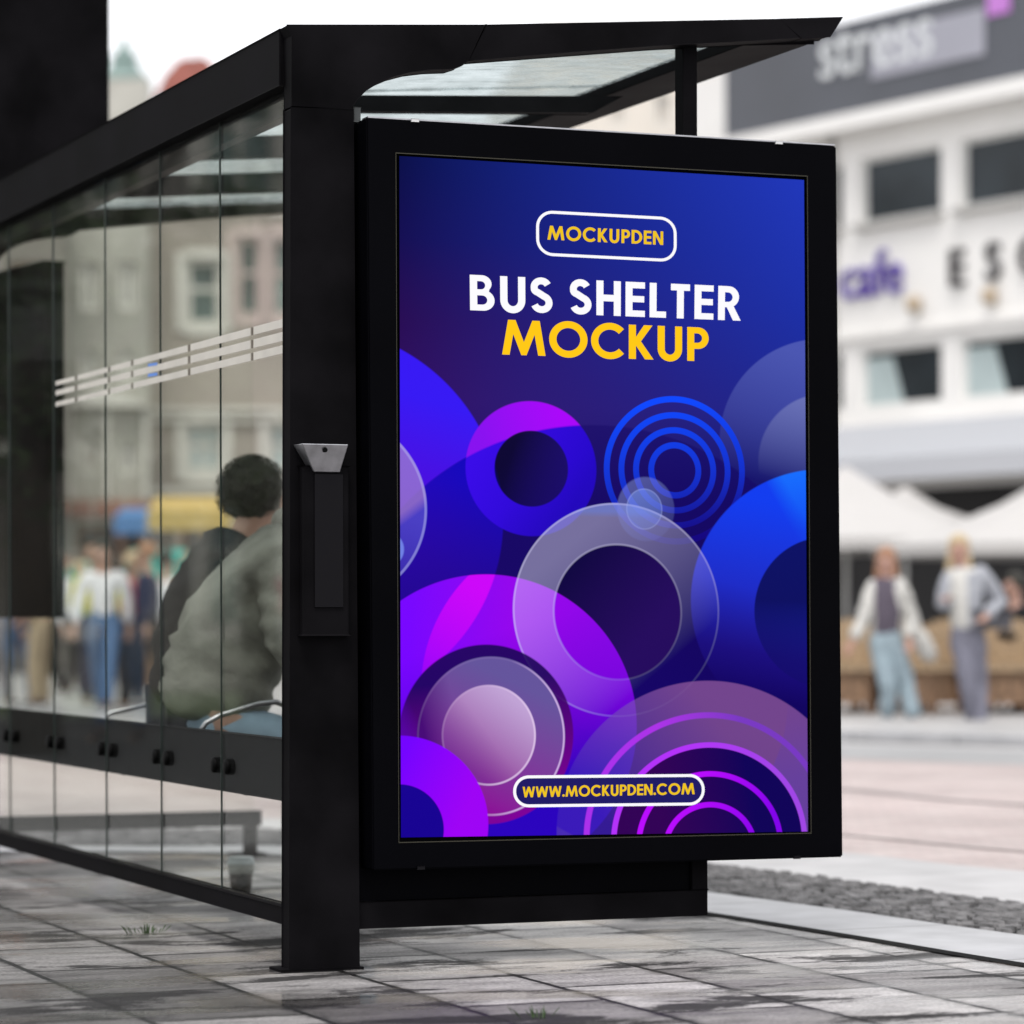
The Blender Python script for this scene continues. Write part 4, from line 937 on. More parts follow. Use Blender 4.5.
edges = [(0, 1), (1, 2), (2, 3), (3, 4), (4, 5), (5, 6)]
for sg in (-1, 1):
    i = len(nodes); nodes += [(q(272, 582, .17*sg), .05), (q(266, 648, .26*sg), .04), (q(334, 664, .18*sg), .026)]; edges += [(2, i), (i, i+1), (i+1, i+2)]
    hand_nodes(nodes, edges, i+2, nodes[i+2][0], Vector((1, -.3*sg, -.2)), Vector((0, 0, 1)))
    i = len(nodes); hip = q(218, 724, .1*sg); kn = Vector((hip.x+.45, hip.y+.05*sg, .50)); an = Vector((kn.x-.02, kn.y, .09)); nodes += [(hip, .085), (kn, .055), (an, .038), (an+Vector((.16, 0, -.05)), .03)]; edges += [(0, i), (i, i+1), (i+1, i+2), (i+2, i+3)]
skin('body', nodes, edges, M['skin'], PA)
ln = [(q(210, 726), .10)]; le = []
for sg in (-1, 1):
    hip = q(218, 724, .1*sg); kn = Vector((hip.x+.45, hip.y+.05*sg, .50)); an = Vector((kn.x-.02, kn.y, .12)); i = len(ln)
    ln += [(hip, .085), (hip.lerp(kn, .5), .085), (kn, .072), (kn.lerp(an, .5), .062), (an, .058)]; le += [(0, i), (i, i+1), (i+1, i+2), (i+2, i+3), (i+3, i+4)]
    skin('shoe', [(an+Vector((-.04, 0, -.06)), .045), (an+Vector((.08, 0, -.075)), .045), (an+Vector((.18, 0, -.085)), .035)], [(0, 1), (1, 2)], c_black, PA)
skin('trousers', ln, le, c_jean2, PA)
bm = bmesh.new(); ball(bm, hdp+Vector((-.01, 0, .045)), .105, .098, .105, 3, .05); fin(bm, 'hair', h_dk, PA, True)
skin('hood', [(q(300, 528, -.12), .045), (q(290, 524, -.05), .062), (q(288, 522, .03), .065), (q(298, 528, .12), .045)], [(0, 1), (1, 2), (2, 3)], c_olive, PA, 2)

# second person, black coat, further along
yB = yA+.62
def q2(u, v, dy=0): return onY(u, v, yB)+Vector((0, dy, 0))
PB = thing('person', 'person in a black coat with tousled dark hair sitting behind the parka wearer', 'person', Vector((XB, yB, .45)), 'people sitting on the shelter bench')
nb = [(q2(187, 715), .14), (q2(190, 670), .15), (q2(200, 620), .155), (q2(216, 575), .15), (q2(238, 543), .115)]
skin('coat', nb+[(q2(226, 572, -.17), .085), (q2(222, 620, -.24), .075), (q2(262, 645, -.2), .06), (q2(232, 572, .18), .085), (q2(240, 620, .24), .075), (q2(270, 645, .2), .06)],
     [(0, 1), (1, 2), (2, 3), (3, 4), (3, 5), (5, 6), (6, 7), (3, 8), (8, 9), (9, 10)], c_black, PB, 3)
folds(PB, 'coat')
hB = q2(255, 500)
nodes = [(q2(190, 715), .11), (q2(200, 630), .11), (q2(218, 575), .1), (q2(238, 545), .05), (hB+Vector((.0, 0, -.06)), .062), (hB+Vector((.02, 0, .0)), .085), (hB+Vector((.01, 0, .06)), .07), (hB+Vector((.115, 0, -.015)), .013)]
edges = [(0, 1), (1, 2), (2, 3), (3, 4), (4, 5), (5, 6), (5, 7)]
for sg in (-1, 1):
    i = len(nodes); nodes += [(q2(222, 578, .16*sg), .05), (q2(224, 640, .24*sg), .04), (q2(268, 650, .18*sg), .026)]; edges += [(2, i), (i, i+1), (i+1, i+2)]
    hand_nodes(nodes, edges, i+2, nodes[i+2][0], Vector((1, -.3*sg, -.2)), Vector((0, 0, 1)))
    i = len(nodes); hip = q2(192, 722, .1*sg); kn = Vector((hip.x+.45, hip.y+.05*sg, .5)); an = Vector((kn.x-.02, kn.y, .09)); nodes += [(hip, .085), (kn, .055), (an, .038), (an+Vector((.16, 0, -.05)), .03)]; edges += [(0, i), (i, i+1), (i+1, i+2), (i+2, i+3)]
skin('body', nodes, edges, M['skin'], PB)
ln = [(q2(190, 722), .13)]; le = []
for sg in (-1, 1):
    hip = q2(192, 722, .1*sg); kn = Vector((hip.x+.45, hip.y+.05*sg, .5)); an = Vector((kn.x-.02, kn.y, .12)); i = len(ln)
    ln += [(hip, .1), (kn, .075), (an, .06)]; le += [(0, i), (i, i+1), (i+1, i+2)]
    skin('shoe', [(an+Vector((-.04, 0, -.06)), .045), (an+Vector((.08, 0, -.075)), .045), (an+Vector((.18, 0, -.085)), .035)], [(0, 1), (1, 2)], c_black, PB)
skin('trousers', ln, le, cloth('charcoal_trousers', (.03, .03, .035)), PB)
bm = bmesh.new(); hc_ = hB+Vector((-.01, 0, .03)); ball(bm, hc_, .112, .10, .108, 4)
for v in bm.verts:
    d = v.co-hc_; d.normalize(); v.co += d*(.016*mn.noise(v.co*28)+.010*mn.noise(v.co*60))
for k in range(1500):
    a, b = random.uniform(0, 6.28), random.uniform(-.75, 1.5); d = Vector((math.cos(a)*math.cos(b), math.sin(a)*math.cos(b), math.sin(b)))
    if d.x > .6 and d.z < .4: continue
    p = hc_+Vector((d.x*.112, d.y*.10, d.z*.108)); t_ = d.orthogonal().normalized(); t_ = Matrix.Rotation(random.uniform(0, 6.28), 3, d) @ t_; w2_ = d.cross(t_)*.0012; prev = None
    for q_ in range(6):
        f_ = q_/5; c = p+t_*.014*math.sin(f_*4.5)+d*(.022*f_*random.uniform(.8, 1.2))+d.cross(t_)*.010*math.cos(f_*4.5)
        cur = (bm.verts.new(c-w2_), bm.verts.new(c+w2_))
        if prev: bm.faces.new((prev[0], prev[1], cur[1], cur[0]))
        prev = cur
fin(bm, 'hair', h_dk, PB, True)
# bench
BE = thing('bench', 'dark slatted bench with bent steel armrests inside the shelter', 'bench', Vector((X0+.4, Y0+1.6, 0)))
for k in range(4):
    bevbox('seat_slat', M['rail'], BE, X0+.12+.085*k, X0+.12+.085*k+.072, Y0+.5, Y1-.6, .485, .505, w=.006)
for yy_ in (Y0+.7, Y0+2.1, Y1-.8):
    bm = bmesh.new(); prism(bm, [Vector((X0+.092, yy_, .483)), Vector((X0+.44, yy_, .483)), Vector((X0+.44, yy_, .475)), Vector((X0+.092, yy_, .45))], Vector((0, .04, 0))); fin(bm, 'bracket', M['rail'], BE)
for ya_, us in ((onX(200, 731, X0+.14).y, [(200, 732), (206, 723), (220, 715.5), (258, 704), (276, 702), (286, 706), (291, 716), (293, 740)]), (onX(95, 738, X0+.14).y, [(95, 738), (100, 723), (110, 713), (150, 704), (172, 701), (180, 706), (185, 716), (187, 735)])):
    bm = bmesh.new(); tube(bm, [onY(u, v, ya_) for u, v in us], .009, 10); fin(bm, 'armrest', M['steel'], BE, True)

# ------------------------------------------------------------------ dark timetable case and sign pylon at the far end
a = at(64.5, 616, 14.2); dd_ = (fw + rt*((-1360-512)/3360)).normalized(); nn = Vector((dd_.y, -dd_.x, 0))
def onT(u, v): return onP(u, v, a, nn)
t = onT(64.5, 261.5); zt_ = t.z; zb_ = onT(64, 618).z; tl_ = onT(-12, 300)
TC = thing('timetable_case', 'tall dark timetable case on thin legs beyond the shelter glass, far left', 'timetable case', Vector((t.x, t.y, 0)))
L_ = Vector((tl_.x-t.x, tl_.y-t.y, 0)); th_ = -nn*.09
bm = bmesh.new(); box(bm, Vector((t.x, t.y, zb_)), L_, th_, Vector((0, 0, zt_-zb_))); bevel(bm, .01); fin(bm, 'housing', M['black'], TC)
bm = bmesh.new(); e_ = L_.normalized(); box(bm, Vector((t.x, t.y, zb_+.1))+e_*.07+nn*.002, e_*(L_.length-.14), nn*.004, Vector((0, 0, zt_-zb_-.2))); fin(bm, 'timetable_panel', M['plate'], TC)
for f_ in ((onT(9, 616)-t).length/L_.length,):
    p = Vector((t.x, t.y, 0))+L_*f_+th_*.5; bm = bmesh.new(); tube(bm, [p, p+Vector((0, 0, zb_+.01))], .03, 12); fin(bm, 'leg', M['rail'], TC, True)
PY = at(109.5, 0, 14.6); 
SP = thing('sign_pylon', 'massive black sign pylon rising above the shelter roof, top left', 'sign pylon', Vector((PY.x-.9, PY.y, 0)))
x1 = PY.x; zlo = at(60, 205, 14.6).z
bm = bmesh.new(); box(bm, Vector((PY.x, PY.y, zlo)), -rt*1.3, (fw-rt*.36)*.35, Vector((0, 0, 2.6))); bevel(bm, .012); fin(bm, 'sign_head', M['black'], SP)
bm = bmesh.new(); box(bm, Vector((PY.x, PY.y, 0))-rt*.62+fw*.06, -rt*.4, fw*.22, Vector((0, 0, zlo-.002))); bevel(bm, .012); fin(bm, 'mast', M['black'], SP)

# ------------------------------------------------------------------ buildings
def facade(root, name, p0, d, n, s0, s1, z0, z1, wins, mw, thick=.35, deep=.14):
    """wall with real openings. d along, n outward; wins = (s0, s1, z0, z1)"""
    S = sorted({s0, s1, *[w[0] for w in wins], *[w[1] for w in wins]}); Z = sorted({z0, z1, *[w[2] for w in wins], *[w[3] for w in wins]})
    P = lambda s, z, o=0: Vector((p0.x, p0.y, 0))+d*s+n*o+Vector((0, 0, z))
    bm = bmesh.new()
    for a, b in zip(S, S[1:]):
        for c, e in zip(Z, Z[1:]):
            sm, zm = (a+b)/2, (c+e)/2
            if any(w[0] < sm < w[1] and w[2] < zm < w[3] for w in wins): continue
            bm.faces.new([bm.verts.new(x) for x in (P(a, c), P(b, c), P(b, e), P(a, e))])
    for w in wins:
        q = [(w[0], w[2]), (w[1], w[2]), (w[1], w[3]), (w[0], w[3])]
        for i in range(4):
            g, h = q[i], q[(i+1) % 4]; bm.faces.new([bm.verts.new(x) for x in (P(*g), P(*h), P(*h, -deep), P(*g, -deep))])
    bmesh.ops.remove_doubles(bm, verts=bm.verts, dist=1e-4)
    # body behind the skin: sides, top, back
    dp = 9.
    for q in ([P(s0, z0), P(s0, z1), P(s0, z1, -dp), P(s0, z0, -dp)], [P(s1, z0), P(s1, z1), P(s1, z1, -dp), P(s1, z0, -dp)], [P(s0, z1), P(s1, z1), P(s1, z1, -dp), P(s0, z1, -dp)], [P(s0, z0, -dp), P(s1, z0, -dp), P(s1, z1, -dp), P(s0, z1, -dp)]):
        bm.faces.new([bm.verts.new(x) for x in q])
    return fin(bm, name, mw, root), P
def window(root, P, w, mf, mg, fw_=.07, mull=1, trans=0, off=-.10, proud=0):
    s0, s1, z0, z1 = w; bm = bmesh.new()
    bars = [(s0, s1, z0, z0+fw_), (s0, s1, z1-fw_, z1), (s0, s0+fw_, z0+fw_, z1-fw_), (s1-fw_, s1, z0+fw_, z1-fw_)]
    for k in range(mull): c = s0+(s1-s0)*(k+1)/(mull+1); bars.append((c-fw_*.35, c+fw_*.35, z0+fw_, z1-fw_))
    if trans: c = z0+(z1-z0)*trans; bars.append((s0+fw_, s1-fw_, c-fw_*.35, c+fw_*.35))
    for i, (a, b, c, e) in enumerate(bars): o = P(a, c, off+proud+.002*(i % 3)); prism(bm, [P(a, c, off+proud+.001*i), P(b, c, off+proud+.001*i), P(b, e, off+proud+.001*i), P(a, e, off+proud+.001*i)], P(0, 0, -.05)-P(0, 0, 0))
    f = fin(bm, 'window', mf, root)
    bm = bmesh.new(); bm.faces.new([bm.verts.new(P(a, b, off-.03)) for a, b in ((s0, z0), (s1, z0), (s1, z1), (s0, z1))]); fin(bm, 'pane', mg, f)
    return f
def stripbox(root, name, P, s0, s1, z0, z1, o0, o1, m):
    bm = bmesh.new(); prism(bm, [P(s0, z0, o0), P(s1, z0, o0), P(s1, z1, o0), P(s0, z1, o0)], P(0, 0, o1)-P(0, 0, o0)); return fin(bm, name, m, root)
M['wwall'] = mat('white_render', (.80, .785, .76), .8, noise=.05, nscale=.6, bump=.1, bscale=30)
M['cream'] = mat('cream_render', (.70, .65, .58), .8, noise=.08, nscale=.6)
M['wframe'] = mat('white_frame', (.7, .7, .68), .5); M['signd'] = mat('dark_blue_grey_cladding', (.065, .07, .085), .45, noise=.2, nscale=.4)
M['dark'] = mat('dark_interior', (.012, .012, .014), .6, noise=.3, nscale=.4); M['banner'] = mat('pale_banner', (.34, .34, .39), .7, noise=.1, nscale=.4)
M['purple'] = mat('purple_letters', (.10, .06, .32), .5); M['ltr'] = mat('black_letters', (.03, .025, .028), .5); M['wl'] = mat('white_letters', (.64, .66, .67), .6)
M['magenta'] = mat('magenta_sign', (.50, .18, .58), .5)
M['stonel_'] = mat('grey_sill_stone', (.42, .41, .39), .8, noise=.1); M['stone2'] = M['stonel_']
# right: white building, its front running away to the left
RB0 = at(900, 616, 54); dR_ = (fw + rt*((-1564-512)/3360)).normalized(); dR_.z = 0; dR_.normalize(); nR = Vector((dR_.y, -dR_.x, 0))
if (CP-RB0).dot(nR) < 0: nR = -nR
def fR(u, v, o=0):
    p = onP(u, v, RB0+nR*o, nR); return (p-RB0).dot(dR_), p.z
def wR(u0, u1, v0, v1):
    um = (u0+u1)/2; return (fR(u1, 616)[0], fR(u0, 616)[0], fR(um, v1)[1], fR(um, v0)[1])
w1 = wR(861, 942, 150, 215); w2 = wR(966, 1049, 133, 204); w3 = wR(861, 944, 344, 404); w4 = wR(967, 1052, 335, 397)
zu0 = (w1[2]+w2[2])/2; zu1 = (w1[3]+w2[3])/2; zl0 = (w3[2]+w4[2])/2; zl1 = (w3[3]+w4[3])/2
pit = w1[0]-w2[0]; wd_ = w1[1]-w1[0]
winsU, winsL = [], []
for k in range(-3, 3):
    s = w1[0]+pit*k; winsU.append((s, s+wd_, zu0, zu1)); winsL.append((s, s+wd_, zl0, zl1))
sE = fR(742, 100)[0]; sA = w1[0]-pit*3.3
shop = (sA+.5, sE-.6, .15, 3.0)
zs0 = fR(1024, 80)[1]*.5+fR(770, 135)[1]*.5; zs1 = fR(850, 27)[1]*.5+fR(955, 2)[1]*.5
RBD = thing('white_building', 'white rendered building with two window rows above a dark shopfront, on the right', 'building', RB0)
wl, PR = facade(RBD, 'wall', RB0, dR_, nR, sA, sE, 0, zs1-.05, winsU+winsL+[shop], M['wwall'])
pane_l = mat('lower_pane_curtained', (.30, .38, .38), .25, noise=.55, nscale=.5)
for w in winsU: window(RBD, PR, w, M['wframe'], M['winglass'], .06, 0)
for w in winsL:
    f = window(RBD, PR, w, M['wframe'], M['winglass'], .06, 0)
    bm = bmesh.new(); ww = (w[1]-w[0]); prism(bm, [PR(w[0]+ww*.52, w[2]+.05, -.122), PR(w[1]-.05, w[2]+.05, -.122), PR(w[1]-.05, w[3]-.15, -.122), PR(w[0]+ww*.66, w[3]-.15, -.122)], nR*.012); fin(bm, 'blind', M['winpale'], f)
bm = bmesh.new(); bm.faces.new([bm.verts.new(PR(a, b, -.13)) for a, b in ((shop[0], shop[2]), (shop[1], shop[2]), (shop[1], shop[3]), (shop[0], shop[3]))]); fin(bm, 'shopfront', M['dark'], RBD)
stripbox(RBD, 'cornice', PR, sA, sE, zs0-.28, zs0-.02, .002, .45, M['wwall'])
stripbox(RBD, 'sill_band', PR, sA, sE, zl0-.42, zl0-.25, .002, .12, M['wwall'])
stripbox(RBD, 'lintel_band', PR, sA, sE, zl1+.18, zl1+.28, .002, .10, M['wwall'])
sg_ = stripbox(RBD, 'sign_fascia', PR, sA, sE, zs0, zs1, .002, .35, M['signd'])
b0 = fR(985, 50, .36); b1 = fR(872, 50, .36)
stripbox(RBD, 'banner', PR, b0[0], b1[0], zs0+.45, zs1-.3, .352, .38, M['banner'])
mg = fR(1010, 10, .36); mg1 = fR(988, 10, .36)
stripbox(RBD, 'magenta_panel', PR, mg[0], mg1[0], fR(1000, 14, .36)[1], fR(1000, 14, .36)[1]+.8, .352, .38, M['magenta'])
def wtext(root, name, txt, p0, ax, n, size, m, ext=.03):
    cu_ = bpy.data.curves.new(name, 'FONT'); cu_.body = txt; cu_.size = size; cu_.extrude = ext
    o = bpy.data.objects.new('tmp', cu_); COL.objects.link(o); bpy.context.view_layer.update(); me = evalmesh(o); bpy.data.objects.remove(o)
    xs = [v.co.x for v in me.vertices]; 
    Mx = Matrix((( ax.x, 0, n.x, p0.x), (ax.y, 0, n.y, p0.y), (0, 1, 0, p0.z), (0, 0, 0, 1)))
    me.transform(Mx); me.name = name; me.materials.clear(); return link(name, me, m, root)
def sp_(u, v, o): s, z = fR(u, v, o); return PR(s, z, o)
wtext(RBD, 'sign_lettering', 'stress', sp_(819, 80, .36), -dR_, nR, 1.28, M['wl'])
wtext(RBD, 'sign_lettering', 'cafe', sp_(840, 300, .04), -dR_, nR, 1.05, M['purple'], .04)
for ch_, u, v, sz in (('E', 948, 287, .85), ('S', 985, 281, .85), ('C', 1018, 276, .85)):
    wtext(RBD, 'sign_lettering', ch_, sp_(u, v, .04), -dR_, nR, sz, M['ltr'], .05)
M['brass'] = mat('tan_lamp', (.45, .36, .26), .5)
for u, v in ((919, 305), (995, 297)):
    p = sp_(u, v, .002); bm = bmesh.new(); lathe(bm, p+nR*.12+Vector((0, 0, -.12)), [(.06, 0), (.12, .04), (.13, .2), (.05, .27)], 14); fin(bm, 'wall_lamp', M['brass'], RBD, True)
for sd2, wdt in ((w1[1]+.62, .12),):
    stripbox(RBD, 'downpipe', PR, sd2, sd2+wdt, 3.2, zs0-.3, .01, .12, M['stone2'])
for w in winsU: stripbox(RBD, 'sill', PR, w[0]-.08, w[1]+.08, w[2]-.09, w[2]-.002, .002, .14, M['stonel_'])
# awning
z_a0, z_a1 = fR(930, 478, 1.5)[1], fR(930, 418)[1]; sa1 = fR(842, 450)[0]
AW = thing('awning', 'long pale grey awning above the dark shopfront of the white building', 'awning', PR(sa1, z_a1, 0))
bm = bmesh.new(); prism(bm, [PR(sA+.2, z_a1, .01), PR(sA+.2, z_a0+.35, 1.5), PR(sA+.2, z_a0+.35, 1.47), PR(sA+.2, z_a1-.04, .01)], dR_*(sa1-sA-.2)); fin(bm, 'canopy', mat('pale_grey_canvas', (.40, .41, .435), .8, noise=.06), AW)
bm = bmesh.new(); prism(bm, [PR(sA+.2, z_a0+.348, 1.5), PR(sA+.2, z_a0, 1.505), PR(sA+.2, z_a0, 1.49), PR(sA+.2, z_a0+.348, 1.485)], dR_*(sa1-sA-.2)); fin(bm, 'valance', mat('grey_valance', (.48, .49, .52), .8), AW)

# parasols
M['canvas'] = mat('white_canvas', (.46, .445, .43), .85, noise=.04)
def parasol(u, vp, ve, dep, hw, lab):
    c = at(u, 616, dep); zp = at(u, vp, dep).z; ze = at(u, ve, dep).z; r = thing('parasol', lab, 'parasol', Vector((c.x, c.y, 0)), 'parasols on the terrace')
    bm = bmesh.new(); n = 8; base = Vector((c.x, c.y, 0)); t = bm.verts.new(base+Vector((0, 0, zp))); rg = []; lo = []
    for k in range(n):
        a = 2*math.pi*(k+.5)/n; rr = hw
        rg.append(bm.verts.new(base+Vector((math.cos(a)*rr, math.sin(a)*rr, ze)))); lo.append(bm.verts.new(base+Vector((math.cos(a)*rr, math.sin(a)*rr, ze-.14))))
    for k in range(n): bm.faces.new((t, rg[k], rg[(k+1) % n])); bm.faces.new((rg[k], lo[k], lo[(k+1) % n], rg[(k+1) % n]))
    bmesh.ops.subdivide_edges(bm, edges=bm.edges[:], cuts=2)
    for v in bm.verts:
        dx = Vector((v.co.x-base.x, v.co.y-base.y)).length/hw
        if v.co.z > ze: v.co.z -= .16*math.sin(min(1, dx)*math.pi)
    o = fin(bm, 'canopy', M['canvas'], r)
    bm = bmesh.new(); tube(bm, [base+Vector((0, 0, .06)), base+Vector((0, 0, zp-.02))], .03, 10); fin(bm, 'pole', M['wframe'], r, True)
    bm = bmesh.new(); lathe(bm, base+Vector((0, 0, .066)), [(.35, 0), (.35, .05), (.08, .09)], 20); fin(bm, 'base', M['rail'], r)
parasol(846, 466, 541, 43, 2.3, 'white parasol nearest the display frame, left of the two')
parasol(1066, 466, 545, 41, 2.35, 'white parasol at the right picture edge behind the blonde woman')
parasol(745, 478, 546, 45, 1.5, 'white parasol hidden mostly behind the display')

parasol(905, 486, 522, 49, 1.5, 'white parasol farther back, peaking between the two nearer ones')
# rattan chairs and tables
M['rattanb'] = mat('brown_rattan', (.20, .12, .07), .7, noise=.5, nscale=14); M['rattan'] = mat('tan_rattan', (.36, .26, .16), .7, noise=.35, nscale=30, bump=.8, bscale=60); M['rattand'] = mat('brown_chair_frame', (.16, .09, .05), .6)
def chair(loc, rz, lab):
    r = thing('chair', lab, 'chair', loc, 'rattan chairs on the terrace'); B = Vector(loc); Mz = Matrix.Rotation(rz, 3, 'Z')
    def bx(name, m, x0, x1, y0, y1, z0, z1, w=.01):
        bm = bmesh.new(); abox(bm, x0, x1, y0, y1, z0, z1); bevel(bm, w)
        for v in bm.verts: v.co = Mz @ v.co + B
        return fin(bm, name, m, r)
    bx('seat', M['rattan'], -.24, .24, -.24, .24, .40, .46)
    bm = bmesh.new(); n = 10
    for k in range(n):
        a0, a1 = math.pi*(1.0+k/n), math.pi*(1.0+(k+1)/n)
        P_ = lambda a, rr, z: Mz @ Vector((math.cos(a)*rr, math.sin(a)*rr*.9-.02, z)) + B
        prism(bm, [P_(a0, .27, .46), P_(a1, .27, .46), P_(a1, .24, .46), P_(a0, .24, .46)], Vector((0, 0, .22+.2*math.sin(math.pi*(k+.5)/n))))
    fin(bm, 'backrest', M['rattan'], r)
    bx('apron', M['rattanb'], -.20, .20, -.20, .20, .10, .395, .02)
    for x in (-.21, .21):
        for y in (-.21, .21): bx('leg', M['rattand'], x-.018, x+.018, y-.018, y+.018, 0, .40, .004)
    return r
def copytree(src, loc, rz, lab):
    r = src.copy(); COL.objects.link(r); r.location = loc; r.rotation_euler = (0, 0, rz); r['label'] = lab
    for ch in src.children:
        c = ch.copy(); COL.objects.link(c); c.parent = r; c.matrix_parent_inverse = ch.matrix_parent_inverse.copy()
    return r
TZ = .066
def tp(u, dep): p = at(u, 616, dep); return Vector((p.x, p.y, TZ))
spots = [(848, 31.2, 2.6, 'tan rattan chair against the display edge, left of the walking women'), (868, 32.4, 3.4, 'tan rattan chair just behind the reddish haired woman, left side'), (903, 32.0, 2.9, 'tan rattan chair behind the reddish haired woman, right side'), (926, 31.0, 3.6, 'tan rattan chair between the two walking women, nearer'), (942, 33.0, 2.4, 'tan rattan chair between the two walking women, farther'),
         (990, 31.6, 3.0, 'tan rattan chair right behind the blonde woman'), (1008, 30.9, 2.5, 'tan rattan chair right of the blonde woman'), (1024, 32.5, 3.3, 'tan rattan chair cut by the right picture edge'), (1050, 31.5, 2.8, 'tan rattan chair beyond the right picture edge'), (822, 32.5, 3.2, 'tan rattan chair hidden behind the display edge')]
c0 = chair(tp(spots[0][0], spots[0][1]), 0, spots[0][3]); c0.rotation_euler = (0, 0, spots[0][2])
for u, dep, rz, lab in spots[1:]: copytree(c0, tp(u, dep), rz, lab)
def table(loc, lab):
    r = thing('cafe_table', lab, 'table', loc, 'round cafe tables on the terrace')
    bm = bmesh.new(); lathe(bm, loc+Vector((0, 0, .71)), [(.33, 0), (.35, .01), (.35, .025), (.34, .03)], 28); fin(bm, 'tabletop', M['rattan'], r)
    bm = bmesh.new(); tube(bm, [loc+Vector((0, 0, .02)), loc+Vector((0, 0, .709))], .03, 10); fin(bm, 'pedestal', M['rattand'], r, True)
    bm = bmesh.new(); lathe(bm, loc, [(.22, 0), (.22, .015), (.04, .03)], 20); fin(bm, 'foot', M['rattand'], r)
    return r
t0_ = table(tp(858, 31.9), 'round cafe table left of the reddish haired woman')
copytree(t0_, tp(934, 32.0), 0, 'round cafe table between the two walking women'); copytree(t0_, tp(1014, 31.7), 0, 'round cafe table right of the blonde woman')

# person at the right picture edge, seated on the terrace
b = tp(1016, 31.4)
f_ = -rt*.9-fw*.3; f_.normalize(); sd_ = up.cross(f_)
P_ = lambda x, y, z: b+sd_*x+f_*y+Vector((0, 0, z))
J = dict(head=P_(0, .02, 1.19), neck=P_(0, 0, 1.03), chest=P_(0, 0, .86), pelvis=P_(0, -.02, .53))
for sfx, sg in (('L', -1), ('R', 1)):
    J['sh'+sfx] = P_(.18*sg, 0, .97); J['el'+sfx] = P_(.24*sg, .08, .70); J['wr'+sfx] = P_(.16*sg, .32, .74)
    J['hip'+sfx] = P_(.1*sg, 0, .52); J['kn'+sfx] = P_(.12*sg, .42, .50); J['an'+sfx] = P_(.12*sg, .40, .08); J['to'+sfx] = P_(.12*sg, .56, .035)
PT = thing('person', 'person in dark clothes sitting on the terrace at the right picture edge', 'person', b)
figure(PT, J, 1, M['skin2'], c_black, CC['navy'], c_black, h_dk, f_, fingers=False)

# cream building between, behind the roof
CB0 = at(640, 616, 66); dC = (rt*1.0+fw*.12).normalized(); nC = Vector((dC.y, -dC.x, 0))
if (CP-CB0).dot(nC) < 0: nC = -nC
def fC(u, v): p = onP(u, v, CB0, nC); return (p-CB0).dot(dC), p.z
wc = [(fC(a, 0)[0], fC(b, 0)[0], fC(650, d)[1], fC(650, c)[1]) for a, b, c, d in ((703, 718, 92, 122), (703, 718, 200, 240), (655, 670, 95, 125), (610, 625, 95, 125), (565, 580, 95, 125), (655, 670, 200, 240), (610, 625, 200, 240))]
CBD = thing('cream_building', 'tall cream building standing behind the shelter roof, left of the dark sign', 'building', CB0)
w_, PC = facade(CBD, 'wall', CB0, dC, nC, fC(540, 0)[0], fC(742, 0)[0], 0, fC(650, 32)[1], wc, M['cream'])
for w in wc: window(CBD, PC, w, M['wframe'], M['brass'], .07, 1)
stripbox(CBD, 'cornice', PC, fC(540, 0)[0], fC(742, 0)[0], fC(650, 32)[1]+.002, fC(650, 25)[1], -.5, .4, M['wwall'])

# left: grey beige stone building behind the glass
M['stone'] = mat('grey_beige_stone', (.36, .32, .28), .85, noise=.22, nscale=.35, bump=.4, bscale=3); M['stonel'] = mat('pale_stone_trim', (.66, .64, .59), .8, noise=.1)
M['winteal'] = mat('greenish_window', (.10, .14, .13), .15, noise=.8, nscale=.6)
M['stone2'] = mat('darker_stone', (.20, .185, .165), .85, noise=.3, nscale=.4); M['pinkf'] = mat('pinkish_frame', (.55, .45, .42), .6); M['brick'] = brickmat('red_brick', (.34, .14, .09), (.28, .11, .08), (.3, .25, .2), .25, .08)
LB0 = at(150, 616, 58); dL = (rt*1.0+fw*.08).normalized(); nL = Vector((dL.y, -dL.x, 0))
if (CP-LB0).dot(nL) < 0: nL = -nL
def fL(u, v): p = onP(u, v, LB0, nL); return (p-LB0).dot(dL), p.z
def wL(u0, u1, v0, v1): return (fL(u0, 300)[0], fL(u1, 300)[0], fL(u0, v1)[1], fL(u0, v0)[1])
LBD = thing('stone_building', 'grey beige stone building with white framed windows seen through the shelter glass', 'building', LB0)
tall = [wL(185, 222, 258, 326), wL(185, 222, 422, 474), wL(268, 306, 422, 474), wL(236, 262, 236, 318), wL(270, 296, 236, 318), wL(330, 366, 258, 326), wL(410, 446, 258, 326), wL(330, 366, 422, 474), wL(410, 446, 422, 474), wL(185, 222, 150, 205), wL(268, 305, 150, 205), wL(330, 366, 150, 205)]
ground_w = [wL(180, 225, 520, 640), wL(240, 300, 520, 640), wL(315, 380, 520, 640), wL(400, 460, 520, 640)]
w_, PL = facade(LBD, 'wall', LB0, dL, nL, fL(150, 300)[0], fL(500, 300)[0], 0, fL(150, 137)[1], tall+ground_w, M['stone'])
for i, w in enumerate(tall):
    window(LBD, PL, w, M['pinkf'] if i in (3, 4) else M['stonel'], M['winpale'] if i in (1, 2, 5) else M['winteal'], .11, 0 if i in (0, 3, 4) else 1, .55)
    for (a_, b_, c_, e_) in ((w[0]-.16, w[0]-.002, w[2]-.1, w[3]+.1), (w[1]+.002, w[1]+.16, w[2]-.1, w[3]+.1), (w[0], w[1], w[2]-.16, w[2]-.002), (w[0], w[1], w[3]+.002, w[3]+.16)):
        stripbox(LBD, 'window_surround', PL, a_, b_, c_, e_, .002, .06, M['pinkf'] if i in (3, 4) else M['stonel'])
for w in ground_w: window(LBD, PL, w, M['rattand'], M['dark'], .10, 1)
